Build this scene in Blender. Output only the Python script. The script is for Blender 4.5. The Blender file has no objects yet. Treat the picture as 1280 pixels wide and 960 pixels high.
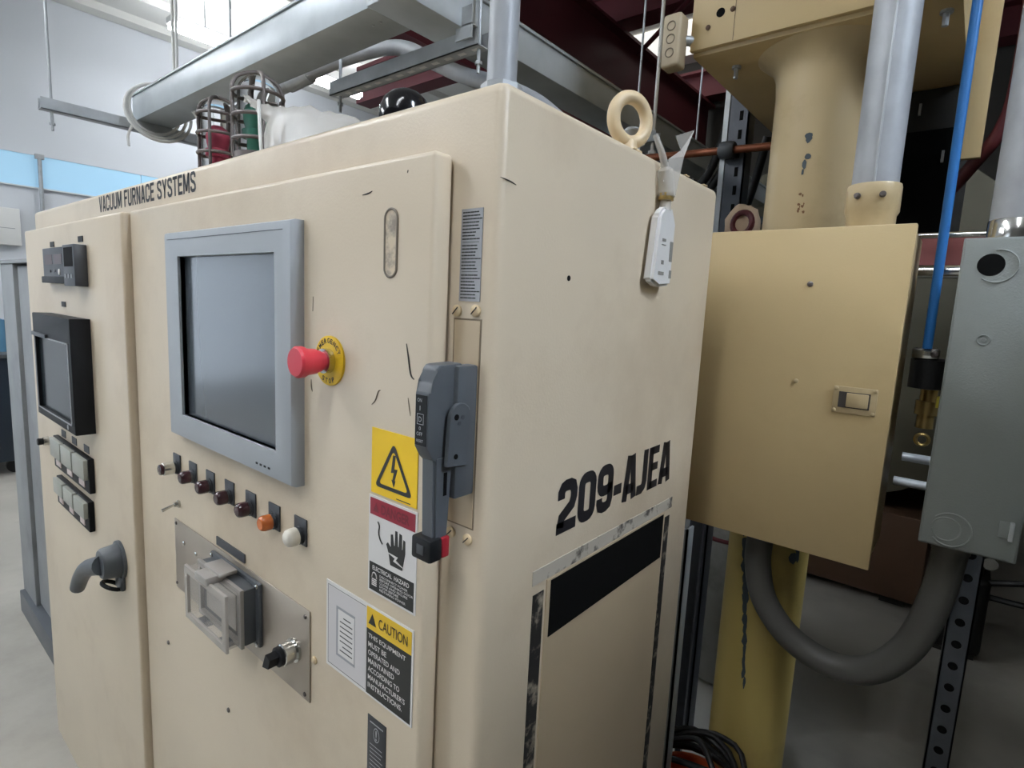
import bpy, bmesh, math, random
from mathutils import Vector, Matrix
random.seed(7)
S = bpy.context.scene
COL = S.collection

# ------------------------------------------------------------------ camera
cam_d = bpy.data.cameras.new('camera')
cam = bpy.data.objects.new('camera', cam_d); COL.objects.link(cam)
right = Vector((0.76886938, 0.63756022, 0.04854728))
down = Vector((0.12412268, -0.07434226, -0.98947804))
fwd = Vector((-0.62724272, 0.76680519, -0.13629517))
m = Matrix((right, -down, -fwd)).transposed().to_4x4()
m.translation = Vector((0.40203, -0.45583, 1.61959))
cam.matrix_world = m
cam_d.sensor_width = 36.0
cam_d.lens = 36.0 * 702.77 / 1280.0
cam_d.clip_start = 0.02
S.camera = cam

# ------------------------------------------------------------------ world, view, exposure
W = bpy.data.worlds.new('world'); S.world = W; W.use_nodes = True
W.node_tree.nodes['Background'].inputs[0].default_value = (0.75, 0.85, 1.0, 1)
W.node_tree.nodes['Background'].inputs[1].default_value = 0.35
S.view_settings.view_transform = 'Standard'
S.view_settings.look = 'None'
S.view_settings.gamma = 1.0
S.view_settings.use_curve_mapping = False
S.view_settings.exposure = 0.3
TUBE_POWER = 75.0          # emission strength of every fluorescent tube in the hall

# ------------------------------------------------------------------ materials
def lin(c):
    if isinstance(c, str):
        c = [int(c[i:i+2], 16) / 255 for i in (0, 2, 4)]
    return tuple((v / 12.92 if v <= .04045 else ((v + .055) / 1.055) ** 2.4) for v in c)
MATS = {}
def mat(name, col, rough=.5, metal=0., var=0., scale=6., bump=0., bscale=60., spec=None, emit=0., trans=0., ior=1.45, alpha=1., dirt=None, dirt_amt=0., dirt_scale=3., coat=0.):
    if name in MATS: return MATS[name]
    M = bpy.data.materials.new(name); M.use_nodes = True
    nt = M.node_tree; N = nt.nodes; L = nt.links
    p = N['Principled BSDF']
    c = lin(col)
    p.inputs['Base Color'].default_value = (*c, 1)
    p.inputs['Roughness'].default_value = rough
    p.inputs['Metallic'].default_value = metal
    p.inputs['IOR'].default_value = ior
    if coat: p.inputs['Coat Weight'].default_value = coat; p.inputs['Coat Roughness'].default_value = .15
    if spec is not None: p.inputs['Specular IOR Level'].default_value = spec
    if trans: p.inputs['Transmission Weight'].default_value = trans
    if alpha < 1: p.inputs['Alpha'].default_value = alpha
    if emit:
        p.inputs['Emission Color'].default_value = (*c, 1); p.inputs['Emission Strength'].default_value = emit
    tc = N.new('ShaderNodeTexCoord')
    src = None
    if var or dirt:
        n1 = N.new('ShaderNodeTexNoise'); n1.inputs['Scale'].default_value = scale; n1.inputs['Detail'].default_value = 5
        L.new(tc.outputs['Object'], n1.inputs['Vector'])
        r = N.new('ShaderNodeMapRange'); r.inputs[1].default_value = .3; r.inputs[2].default_value = .7
        r.inputs[3].default_value = 1 - var; r.inputs[4].default_value = 1 + var
        L.new(n1.outputs['Fac'], r.inputs[0])
        mx = N.new('ShaderNodeVectorMath'); mx.operation = 'SCALE'
        mx.inputs[0].default_value = c
        L.new(r.outputs[0], mx.inputs['Scale']); src = mx.outputs[0]
        if dirt:
            n2 = N.new('ShaderNodeTexNoise'); n2.inputs['Scale'].default_value = dirt_scale; n2.inputs['Detail'].default_value = 8
            n2.inputs['Roughness'].default_value = .65
            mp = N.new('ShaderNodeMapping'); mp.inputs['Location'].default_value = (3.3, 1.7, .4)
            L.new(tc.outputs['Object'], mp.inputs[0]); L.new(mp.outputs[0], n2.inputs['Vector'])
            r2 = N.new('ShaderNodeMapRange'); r2.inputs[1].default_value = .5; r2.inputs[2].default_value = .72
            r2.inputs[3].default_value = 0; r2.inputs[4].default_value = dirt_amt
            L.new(n2.outputs['Fac'], r2.inputs[0])
            mm = N.new('ShaderNodeMix'); mm.data_type = 'RGBA'
            L.new(r2.outputs[0], mm.inputs[0]); L.new(src, mm.inputs[6]); mm.inputs[7].default_value = (*lin(dirt), 1)
            src = mm.outputs[2]
        L.new(src, p.inputs['Base Color'])
    if bump:
        nb = N.new('ShaderNodeTexNoise'); nb.inputs['Scale'].default_value = bscale; nb.inputs['Detail'].default_value = 4
        L.new(tc.outputs['Object'], nb.inputs['Vector'])
        b = N.new('ShaderNodeBump'); b.inputs['Strength'].default_value = bump; b.inputs['Distance'].default_value = .002
        L.new(nb.outputs['Fac'], b.inputs['Height']); L.new(b.outputs[0], p.inputs['Normal'])
    MATS[name] = M
    return M

beige = mat('beige_paint', 'cdbea6', .36, var=.035, scale=3, bump=.12, bscale=260, dirt='a08a6e', dirt_amt=.42, dirt_scale=2.2)
beige_in = mat('beige_plate_paint', 'c0ad90', .4, var=.04, scale=5)
tan = mat('tan_paint', 'bca67a', .45, var=.05, scale=3, bump=.08, bscale=240, dirt='8a744c', dirt_amt=.25, dirt_scale=2.5)
tan2 = mat('tan_duct_paint', 'bba882', .4, var=.05, scale=4, dirt='7d6844', dirt_amt=.35, dirt_scale=5)
yellow_col = mat('yellow_column_paint', 'b5a05c', .45, var=.06, scale=4, dirt='6d5f33', dirt_amt=.4, dirt_scale=4)
greybox = mat('grey_enclosure_paint', '7d827f', .5, var=.04, scale=3, bump=.25, bscale=320)
galv = mat('galvanised_steel', 'adb1b3', .38, metal=.3, var=.12, scale=18, bump=.1, bscale=40)
galv_soft = mat('galvanised_sheet', 'aeb4b6', .4, metal=.35, var=.1, scale=9)
galv_conduit = mat('galvanised_conduit', 'a2a5a8', .5, metal=.2, var=.14, scale=14, bump=.25, bscale=30)
chrome = mat('bright_metal', 'd0d0cc', .18, metal=1.)
brushed = mat('brushed_plate', 'a79d90', .36, metal=.55, var=.06, scale=10)
black = mat('black_plastic', '17181a', .5, spec=.25)
blackm = mat('black_matte', '080808', .8, spec=.12)
blackpaint = mat('black_lettering_paint', '17161a', .5)
charcoal = mat('charcoal_plastic', '3c3e42', .42)
darkgrey = mat('dark_grey_paint', '4c5054', .42, var=.05, scale=20)
monitor_grey = mat('monitor_grey', 'a3a8ac', .42, var=.02, scale=5)
screen_glass = mat('monitor_glass', '50575c', .16, spec=.6, coat=.5)
screen_dark = mat('recorder_glass', '2a3033', .14, spec=.35)
redcap = mat('red_plastic', 'c03340', .38)
yellowp = mat('yellow_plastic', 'd9b21c', .45)
sign_yellow = mat('sign_yellow', 'f0c50f', .45)
sign_amber = mat('sign_amber', 'dcb42a', .5)
sign_white = mat('sign_white', 'd9d6d2', .5)
sign_grey = mat('sign_pale_grey', 'cbc7c6', .5)
sign_red = mat('sign_red', '8c1a2e', .5)
sign_redtext = mat('sign_faded_red', '6b1020', .5)
sign_black = mat('sign_black', '22221f', .5)
sticker_grey = mat('sticker_silver', '9c9d9f', .45, metal=.3)
lens_dark = mat('lens_dark_red', '3a1f26', .2, spec=.6)
lens_orange = mat('lens_amber', 'b8622c', .2, spec=.6)
lens_white = mat('lens_white', 'dcd6c8', .3)
glass = mat('clear_glass', 'f4f4f2', .03, trans=1., ior=1.12)
poly = mat('clear_polycarbonate', 'cfc8c0', .1, alpha=.27)
red_lens = mat('red_beacon_lens', 'b4465e', .3, spec=.6)
green_lens = mat('green_beacon_lens', '44806e', .25, spec=.6)
iron = mat('cast_iron', '69625f', .5, metal=.5, var=.1, scale=20)
ivory = mat('ivory_eye_bolt', 'd3bd98', .42, var=.06, scale=30)
film = mat('plastic_film', 'dcd7ce', .3, alpha=.4)
paper = mat('tag_paper', 'dcdad6', .55, var=.04, scale=40)
cord_white = mat('white_cord', 'd6d5d0', .6)
maroon = mat('maroon_steel', '6e343a', .5, var=.08, scale=2)
concrete = mat('concrete', 'a9a59b', .6, var=.12, scale=1.4, bump=.25, bscale=12, dirt='77736a', dirt_amt=.6, dirt_scale=.9)
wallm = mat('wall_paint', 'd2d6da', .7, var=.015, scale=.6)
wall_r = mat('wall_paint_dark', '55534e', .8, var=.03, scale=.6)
ceil_m = mat('ceiling_panel', 'd9d8d2', .7, var=.02, scale=.5)
skyl = mat('sky_blue_pane', 'a6cfe8', .25, emit=.28)
blue_tube = mat('blue_tube', '2f74b8', .4)
copper = mat('copper_pipe', '8a5238', .4, metal=.5, var=.1, scale=30)
dark_steel = mat('dark_steel', '4a4d52', .4, metal=.6, var=.1, scale=20)
machine = mat('machine_dark', '2b2a26', .6, var=.1, scale=3)
machine2 = mat('machine_olive', '55503f', .6, var=.1, scale=3)
brown_m = mat('machine_brown', '5b4331', .6, var=.1, scale=4)
flexm = mat('liquid_tight_conduit', '54534f', .5, var=.05, scale=10)
orange = mat('orange_plastic', 'c8552c', .5)
rubber = mat('black_rubber', '141414', .5)
def tube_mat(p, c='f4f8ff'): return mat('fluorescent_tube_%d' % round(p * 100), c, .5, emit=TUBE_POWER * p)
white_en = mat('white_enamel', 'e2e2de', .4)
hose_red = mat('maroon_hose', '5a2327', .5)
brass = mat('brass', 'a8905a', .35, metal=.8)
scuff_m = mat('paint_chip_dark', '3c3733', .7)

def patchy(name, dark, light, scale=22, lo=.42, hi=.55):
    M = bpy.data.materials.new(name); M.use_nodes = True; N = M.node_tree.nodes; L = M.node_tree.links
    p = N['Principled BSDF']; p.inputs['Roughness'].default_value = .6
    tc = N.new('ShaderNodeTexCoord'); n = N.new('ShaderNodeTexNoise'); n.inputs['Scale'].default_value = scale; n.inputs['Detail'].default_value = 7
    n.inputs['Roughness'].default_value = .65
    L.new(tc.outputs['Object'], n.inputs['Vector'])
    r = N.new('ShaderNodeMapRange'); r.inputs[1].default_value = lo; r.inputs[2].default_value = hi
    L.new(n.outputs['Fac'], r.inputs[0])
    mm = N.new('ShaderNodeMix'); mm.data_type = 'RGBA'
    L.new(r.outputs[0], mm.inputs[0]); mm.inputs[6].default_value = (*lin(dark), 1); mm.inputs[7].default_value = (*lin(light), 1)
    L.new(mm.outputs[2], p.inputs['Base Color'])
    return M
tape_dark = patchy('tape_residue_dark', '1d1b1a', 'a89d8c', 30, .52, .66)
tape_light = patchy('tape_residue_light', '4c4640', 'b9b1a3', 26, .36, .46)

# ------------------------------------------------------------------ mesh helpers
def mk(): return bmesh.new()
def bx(bm, x0, x1, y0, y1, z0, z1, bev=0., seg=2):
    r = bmesh.ops.create_cube(bm, size=1)
    vs = r['verts']
    for v in vs:
        v.co = Vector((x0 + (v.co.x + .5) * (x1 - x0), y0 + (v.co.y + .5) * (y1 - y0), z0 + (v.co.z + .5) * (z1 - z0)))
    if bev > 0:
        es = list({e for v in vs for e in v.link_edges})
        bmesh.ops.bevel(bm, geom=es, offset=bev, segments=seg, profile=.5, affect='EDGES')
    return bm
def basis(d):
    d = Vector(d).normalized()
    a = Vector((0, 0, 1)) if abs(d.z) < .95 else Vector((1, 0, 0))
    u = d.cross(a).normalized(); w = d.cross(u).normalized()
    return d, u, w
def lathe(bm, o, d, prof, n=24, caps=True):
    """prof: (distance along d, radius)"""
    o = Vector(o); d, u, w = basis(d); rings = []
    for t, r in prof:
        rings.append([bm.verts.new(o + d * t + (u * math.cos(2 * math.pi * k / n) + w * math.sin(2 * math.pi * k / n)) * max(r, 1e-5)) for k in range(n)])
    for a, b in zip(rings, rings[1:]):
        for k in range(n):
            bm.faces.new((a[k], a[(k + 1) % n], b[(k + 1) % n], b[k]))
    if caps:
        bm.faces.new(rings[0][::-1]); bm.faces.new(rings[-1])
    return bm
def cyl(bm, a, b, r, n=20):
    a = Vector(a); b = Vector(b)
    return lathe(bm, a, b - a, [(0, r), ((b - a).length, r)], n)
def smooth_path(pts, k=6):
    P = [Vector(p) for p in pts]
    if len(P) < 3: return P
    out = []
    for i in range(len(P) - 1):
        p0 = P[max(i - 1, 0)]; p1 = P[i]; p2 = P[i + 1]; p3 = P[min(i + 2, len(P) - 1)]
        for s in range(k):
            t = s / k
            out.append(.5 * ((2 * p1) + (p2 - p0) * t + (2 * p0 - 5 * p1 + 4 * p2 - p3) * t * t + (3 * p1 - p0 - 3 * p2 + p3) * t ** 3))
    out.append(P[-1]); return out
def tube(bm, pts, r, n=12, smooth=True, k=6, closed=False, rf=None):
    P = smooth_path(pts, k) if smooth else [Vector(p) for p in pts]
    N = len(P); rings = []; prev = None
    for i, p in enumerate(P):
        if closed: t = (P[(i + 1) % N] - P[i - 1])
        else: t = P[min(i + 1, N - 1)] - P[max(i - 1, 0)]
        t.normalize()
        if prev is None: _, u, w = basis(t)
        else:
            u = prev - t * prev.dot(t); u.normalize(); w = t.cross(u)
        prev = u
        rr = rf(i / (N - 1)) * r if rf else r
        rings.append([bm.verts.new(p + (u * math.cos(2 * math.pi * j / n) + w * math.sin(2 * math.pi * j / n)) * rr) for j in range(n)])
    rng = range(N if closed else N - 1)
    for i in rng:
        a = rings[i]; b = rings[(i + 1) % N]
        for j in range(n): bm.faces.new((a[j], a[(j + 1) % n], b[(j + 1) % n], b[j]))
    if not closed:
        bm.faces.new(rings[0][::-1]); bm.faces.new(rings[-1])
    return bm
def torus(bm, c, axis, R, r, n=32, k=10):
    d, u, w = basis(axis); c = Vector(c)
    return tube(bm, [c + (u * math.cos(2 * math.pi * i / n) + w * math.sin(2 * math.pi * i / n)) * R for i in range(n)], r, k, False, closed=True)
def prism(bm, pts, off):
    """polygon (3d points) extruded by the vector off"""
    off = Vector(off); a = [bm.verts.new(Vector(p)) for p in pts]; b = [bm.verts.new(Vector(p) + off) for p in pts]; n = len(a)
    bm.faces.new(a); bm.faces.new(b[::-1])
    for i in range(n): bm.faces.new((a[i], b[i], b[(i + 1) % n], a[(i + 1) % n]))
    return bm
def fpoly(bm, pts, y, th):      # polygon in the X-Z plane, facing -Y
    return prism(bm, [(x, y, z) for x, z in pts], (0, -th, 0))
def spoly(bm, pts, x, th):      # polygon in the Y-Z plane, facing +X
    return prism(bm, [(x, y, z) for y, z in pts], (th, 0, 0))
def obj(name, bm, material, parent=None, label=None, smooth=True):
    bmesh.ops.recalc_face_normals(bm, faces=bm.faces[:])
    me = bpy.data.meshes.new(name); bm.to_mesh(me); bm.free()
    me.materials.append(material)
    o = bpy.data.objects.new(name, me); COL.objects.link(o)
    if parent is not None:
        root = parent
        off = Vector()
        while root is not None:
            off += root.location; root = root.parent
        o.parent = parent
        me.transform(Matrix.Translation(-off))
    if smooth:
        for p in me.polygons: p.use_smooth = True
        try: me.set_sharp_from_angle(angle=math.radians(38))
        except Exception: pass
    if label: o['label'] = label
    return o
def thing(name, label, cat, loc, group=None):
    o = bpy.data.objects.new(name, None); o.empty_display_size = .05; COL.objects.link(o)
    o.location = loc; o['label'] = label; o['category'] = cat
    if group: o['group'] = group
    return o
def tag(o, label, cat, group=None):
    o['label'] = label; o['category'] = cat
    if group: o['group'] = group
    return o
def struct(name, bm, m_, parent=None):
    o = obj(name, bm, m_, parent, smooth=False)
    if parent is None: o['kind'] = 'structure'
    return o
_fc = bpy.data.curves.new('letters', 'FONT')
_fo = bpy.data.objects.new('letters', _fc); COL.objects.link(_fo)
def text(bm, body, o, u, v, th=.0004, bold=0., fit=True):
    """letters filling the box o, o+u, o+v; raised along u x v"""
    _fc.body = body; _fc.offset = bold; _fc.extrude = 0; _fc.resolution_u = 3
    dg = bpy.context.evaluated_depsgraph_get(); dg.update()
    me = bpy.data.meshes.new_from_object(_fo.evaluated_get(dg))
    if not me.vertices: return bm
    xs = [q.co.x for q in me.vertices]; ys = [q.co.y for q in me.vertices]
    x0, x1, y0, y1 = min(xs), max(xs), min(ys), max(ys)
    o = Vector(o); u = Vector(u); v = Vector(v); n = u.cross(v).normalized() * th
    vs = [bm.verts.new(o + u * ((q.co.x - x0) / (x1 - x0)) + v * ((q.co.y - y0) / (y1 - y0)) + n) for q in me.vertices]
    for p in me.polygons:
        try: bm.faces.new([vs[i] for i in p.vertices])
        except ValueError: pass
    bpy.data.meshes.remove(me)
    return bm
def ftext(bm, body, x0, x1, z0, z1, y, bold=0.): return text(bm, body, (x0, y, z0), (x1 - x0, 0, 0), (0, 0, z1 - z0), .0003, bold)
def screw(parent, p, d, r, m_, name='screw', slot=True, label=None):
    b = mk(); p = Vector(p); lathe(b, p, d, [(0, r), (r * .35, r), (r * .6, r * .7), (r * .65, .0001)], 16)
    o = obj(name, b, m_, parent, label)
    return o

# ------------------------------------------------------------------ the hall
X0, X1, Y0, Y1, ZC = -8.0, 4.5, -5.0, 6.8, 4.8
struct('floor', bx(mk(), X0, X1, Y0, Y1, -.1, 0), concrete)
ceil = struct('ceiling', bx(mk(), X0, X1, Y0, Y1, ZC, ZC + .1), ceil_m)
wl = struct('wall_left', bx(mk(), X0 - .1, X0, Y0, Y1, 0, ZC), wallm)
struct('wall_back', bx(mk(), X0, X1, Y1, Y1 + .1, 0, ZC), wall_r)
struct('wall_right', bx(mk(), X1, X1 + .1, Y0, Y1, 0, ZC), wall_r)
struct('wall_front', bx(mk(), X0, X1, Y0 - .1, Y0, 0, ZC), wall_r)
# roof deck ribs running along the hall, children of the ceiling
for x in (-7.86, -7.2, -6.5, -5.8, -5.1, -4.4, -3.7):
    b = mk(); prism(b, [(x - .14, Y0, ZC), (x - .1, Y0, ZC - .07), (x + .1, Y0, ZC - .07), (x + .14, Y0, ZC)], (0, Y1 - Y0, 0))
    obj('roof_rib', b, ceil_m, ceil, smooth=False)
# pale blue strip window in the left wall
w1 = bpy.data.objects.new('window_1', None); COL.objects.link(w1); w1.location = (X0, 2, 2.69); w1['kind'] = 'structure'
for k in range(4):
    y = -2.2 + k * 2.2
    obj('pane', bx(mk(), X0 + .002, X0 + .02, y, y + 2.19, 2.69, 3.035), skyl, w1, smooth=False)
obj('window_frame', bx(bx(mk(), X0, X0 + .03, -2.2, 6.6, 2.675, 2.69), X0, X0 + .03, -2.2, 6.6, 3.035, 3.05), wallm, w1, smooth=False)

def lamp(x, y, z, L, axis, label, hood=False, p=1., tint='f4f8ff'):
    t = thing('fluorescent_light', label, 'light', (x, y, z), 'ceiling strip lights')
    h = L / 2
    power = p
    def P(a, b_, c):   # along, across, up
        return (x + (a if axis == 'x' else b_), y + (b_ if axis == 'x' else a), z + c)
    p0 = P(-h, -.06, .04); p1 = P(h, .06, .1)
    obj('housing', bx(mk(), min(p0[0], p1[0]), max(p0[0], p1[0]), min(p0[1], p1[1]), max(p0[1], p1[1]), z + .04, z + .1), white_en, t, smooth=False)
    if hood:
        q = [P(-h, c_, u_) for c_, u_ in ((-.2, -.03), (-.12, .05), (.12, .05), (.2, -.03), (.2, -.026), (.12, .056), (-.12, .056), (-.2, -.026))]
        obj('reflector', prism(mk(), q, (L, 0, 0) if axis == 'x' else (0, L, 0)), white_en, t, smooth=False)
    for s in (-.075, .075):
        obj('tube', cyl(mk(), P(-h + .03, s, .02), P(h - .03, s, .02), .019, 8), tube_mat(power, tint), t)
    for s in (-1, 1):
        p = P(s * h * .7, 0, .1); obj('hanger', cyl(mk(), p, (p[0], p[1], ZC), .006, 6), galv, t)
lamp(.30, -1.9, 4.0, 2.4, 'y', 'strip light over the aisle above the cabinet corner', True, .65)
lamp(2.8, .2, 4.0, 2.4, 'x', 'strip light to the right of the cabinet over the added machine', True, 2.6, 'e2eeff')
lamp(-2.6, -1.9, 4.0, 2.4, 'y', 'unseen strip light added over the aisle in front of the left cabinet door', True)  # out-of-frame lamp added to light the cabinet front
lamp(-5.4, -1.9, 4.0, 2.4, 'y', 'unseen strip light added over the aisle farther left', True)  # out-of-frame lamp added to brighten the left of the hall
lamp(-6.4, 3.2, 4.3, 2.4, 'y', 'bright strip light under the roof ribs above the wireway', p=.85)

# added fill light: glowing panes as an unseen door and window behind the camera
def glazing(name, axis, c, a0, a1, z0, z1, n, e):
    w_ = bpy.data.objects.new(name, None); COL.objects.link(w_); w_['kind'] = 'structure'
    w_.location = ((a0 + a1) / 2, c, z0) if axis == 'x' else (c, (a0 + a1) / 2, z0)
    def B(b, p0, p1, q0, q1, za, zb):
        return bx(b, p0, p1, q0, q1, za, zb) if axis == 'x' else bx(b, q0, q1, p0, p1, za, zb)
    st_ = (a1 - a0) / n; fr = mk()
    for k in range(n):
        obj('pane', B(mk(), a0 + k * st_ + .03, a0 + (k + 1) * st_ - .03, c + .01, c + .02, z0 + .05, z1 - .05), mat('fill_pane_%s' % name, 'dce9f7', .3, emit=e), w_, smooth=False)
        B(fr, a0 + k * st_ - .03, a0 + k * st_ + .03, c, c + .05, z0, z1)
    B(fr, a1 - .03, a1 + .03, c, c + .05, z0, z1); B(fr, a0, a1, c, c + .05, z0, z0 + .05); B(fr, a0, a1, c, c + .05, z1 - .05, z1)
    obj('window_frame', fr, white_en, w_, smooth=False)
glazing('added_fill_door', 'x', Y0, -6.0, -2.7, 0, 3.2, 4, 2.0)  # unseen, added to throw frontal light on the cabinet doors
glazing('added_glow_window', 'y', X0, -4.6, -2.5, .3, 2.6, 3, .8)  # unseen, added so the monitor has a bright patch to reflect

# skylight panels in the roof between the purlins
w2 = bpy.data.objects.new('window_2', None); COL.objects.link(w2); w2.location = (-3.6, 4.6, ZC); w2['kind'] = 'structure'
for y in (4.8, 5.75):
    for x in (-3.55, -2.66): obj('pane', bx(mk(), x, x + .86, y, y + .75, ZC - .03, ZC - .005), mat('skylight_pane', 'f0eee8', .4, emit=.9), w2, smooth=False)

# ------------------------------------------------------------------ maroon roof steel
def ibeam(name, label, a0, a1, axis, c, z0, z1, half, tf=.03, tw=.02):
    t = thing(name, label, 'beam', ((a0 + a1) / 2, c, z0) if axis == 'x' else (c, (a0 + a1) / 2, z0))
    def B(c0, c1, za, zb):
        return bx(mk(), a0, a1, c0, c1, za, zb) if axis == 'x' else bx(mk(), c0, c1, a0, a1, za, zb)
    obj('web', B(c - tw / 2, c + tw / 2, z0 + tf, z1 - tf), maroon, t, smooth=False)
    obj('flange', B(c - half, c + half, z0, z0 + tf), maroon, t, smooth=False)
    obj('flange', B(c - half, c + half, z1 - tf, z1), maroon, t, smooth=False)
ibeam('roof_beam', 'deep maroon steel roof beam running back above the galvanised wireway', 1.2, 6.75, 'y', -2.55, 3.2, 4.2, .1)
ibeam('tie_beam', 'short maroon steel beam seen under the wireway', -3.75, -2.68, 'x', 2.5, 3.2, 3.48, .07)
for k, y in enumerate((3.2, 4.45, 6.6)):
    ibeam('roof_purlin', ['nearest maroon purlin crossing above the roof beam', 'second maroon purlin crossing above the roof beam', 'farthest maroon purlin crossing above the roof beam'][k], -3.5, 2.0, 'x', y, 4.24, 4.56, .12)

# ------------------------------------------------------------------ main control cabinet
cab = thing('control_cabinet', 'large beige two-door furnace control cabinet with monitor and warning signs', 'cabinet', (-1.0, .3, 0))
H = 1.85
obj('body', bx(mk(), -2.03, 0, 0, .61, .03, H, .012, 3), beige, cab)
obj('plinth', bx(mk(), -2.0, -.03, .02, .58, 0, .03), darkgrey, cab, smooth=False)
DR, DL = -.03, -.045       # front planes of right and left door
obj('door', bx(mk(), -1.022, -.067, DR, -.002, .06, 1.782, .006, 3), beige, cab, 'right cabinet door carrying the monitor and the warning signs')
obj('door', bx(mk(), -1.93, -1.028, DL, -.002, .06, 1.779, .006, 3), beige, cab, 'left cabinet door with black recorder and rotary handle')
# cabinet name
def stroke(b, pts, w, F, closed=False):
    """flat mitred stroke through 2-d points; F maps to 3-d"""
    P = [Vector(p) for p in pts]; n = len(P); L_ = []; R_ = []
    for k in range(n):
        a = P[k] - P[k - 1] if (k > 0 or closed) else P[1] - P[0]
        c = P[(k + 1) % n] - P[k] if (k < n - 1 or closed) else P[k] - P[k - 1]
        a.normalize(); c.normalize(); na = Vector((-a.y, a.x)); nc = Vector((-c.y, c.x))
        mm = (na + nc).normalized(); h = w / 2 / max(mm.dot(na), .45)
        L_.append(b.verts.new(F(P[k] + mm * h))); R_.append(b.verts.new(F(P[k] - mm * h)))
    for k in range(n if closed else n - 1):
        q = (k + 1) % n; b.faces.new((L_[k], L_[q], R_[q], R_[k]))
SW = .0165; GH = .0745; GW = .047
def rrect(x0, x1, z0, z1, r, n=4):
    out = []
    for cx, cz, a0 in ((x1 - r, z0 + r, -90), (x1 - r, z1 - r, 0), (x0 + r, z1 - r, 90), (x0 + r, z0 + r, 180)):
        for k in range(n + 1):
            a = math.radians(a0 + 90 * k / n); out.append((cx + r * math.cos(a), cz + r * math.sin(a)))
    return out
e = SW / 2; x1_, z1_ = GW - e, GH - e
G = {
 '0': [(rrect(e, x1_, e, z1_, .011), True)],
 '2': [([(e, z1_ - .018), (e, z1_ - .008), (e + .004, z1_ - .002), (e + .01, z1_), (x1_ - .01, z1_), (x1_ - .003, z1_ - .003), (x1_, z1_ - .011), (x1_, z1_ - .02), (x1_ - .004, z1_ - .03), (e + .003, e + .014), (e, e)], False), ([(0, e), (GW, e)], False)],
 '9': [(rrect(e, x1_, GH * .46, z1_, .011), True), ([(x1_, GH * .6), (x1_, e + .011), (x1_ - .003, e + .003), (x1_ - .011, e), (e + .011, e), (e + .003, e + .003), (e, e + .010), (e, e + .016)], False)],
 '-': [([(0, GH * .36), (.024, GH * .36)], False)],
 'A': [([(e * .95, 0), (GW * .5 - .005, GH)], False), ([(GW - e * .95, 0), (GW * .5 + .005, GH)], False), ([(e * 1.2, GH * .25), (GW - e * 1.2, GH * .25)], False)],
 'J': [([(x1_ - .012, GH), (x1_ - .012, e + .012), (x1_ - .015, e + .004), (x1_ - .022, e), (0, e)], False)],
 'E': [([(e, 0), (e, GH)], False), ([(e, e * .82), (GW * .82, e * .82)], False), ([(e, GH * .52), (GW * .76, GH * .52)], False), ([(e, GH - e * .82), (GW * .82, GH - e * .82)], False)],
}
adv = {'-': .028, 'J': .039, 'E': .0435, 'A': .0485}
b = mk(); yy = .143
for ch in '209-AJEA':
    for pth, cl_ in G[ch]: stroke(b, pth, SW if not (ch in 'E' and abs(pth[0][0] - pth[1][0]) > .01) else SW * .82, lambda p, y_=yy: Vector((.0006 + .0000001 * p[0], y_ + p[0], 1.3185 + p[1] + (y_ + p[0] - .143) * .008)), cl_)
    yy += adv.get(ch, .0505)
obj('lettering', b, blackpaint, cab, 'bold black lettering 209-AJEA', smooth=False)

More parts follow.
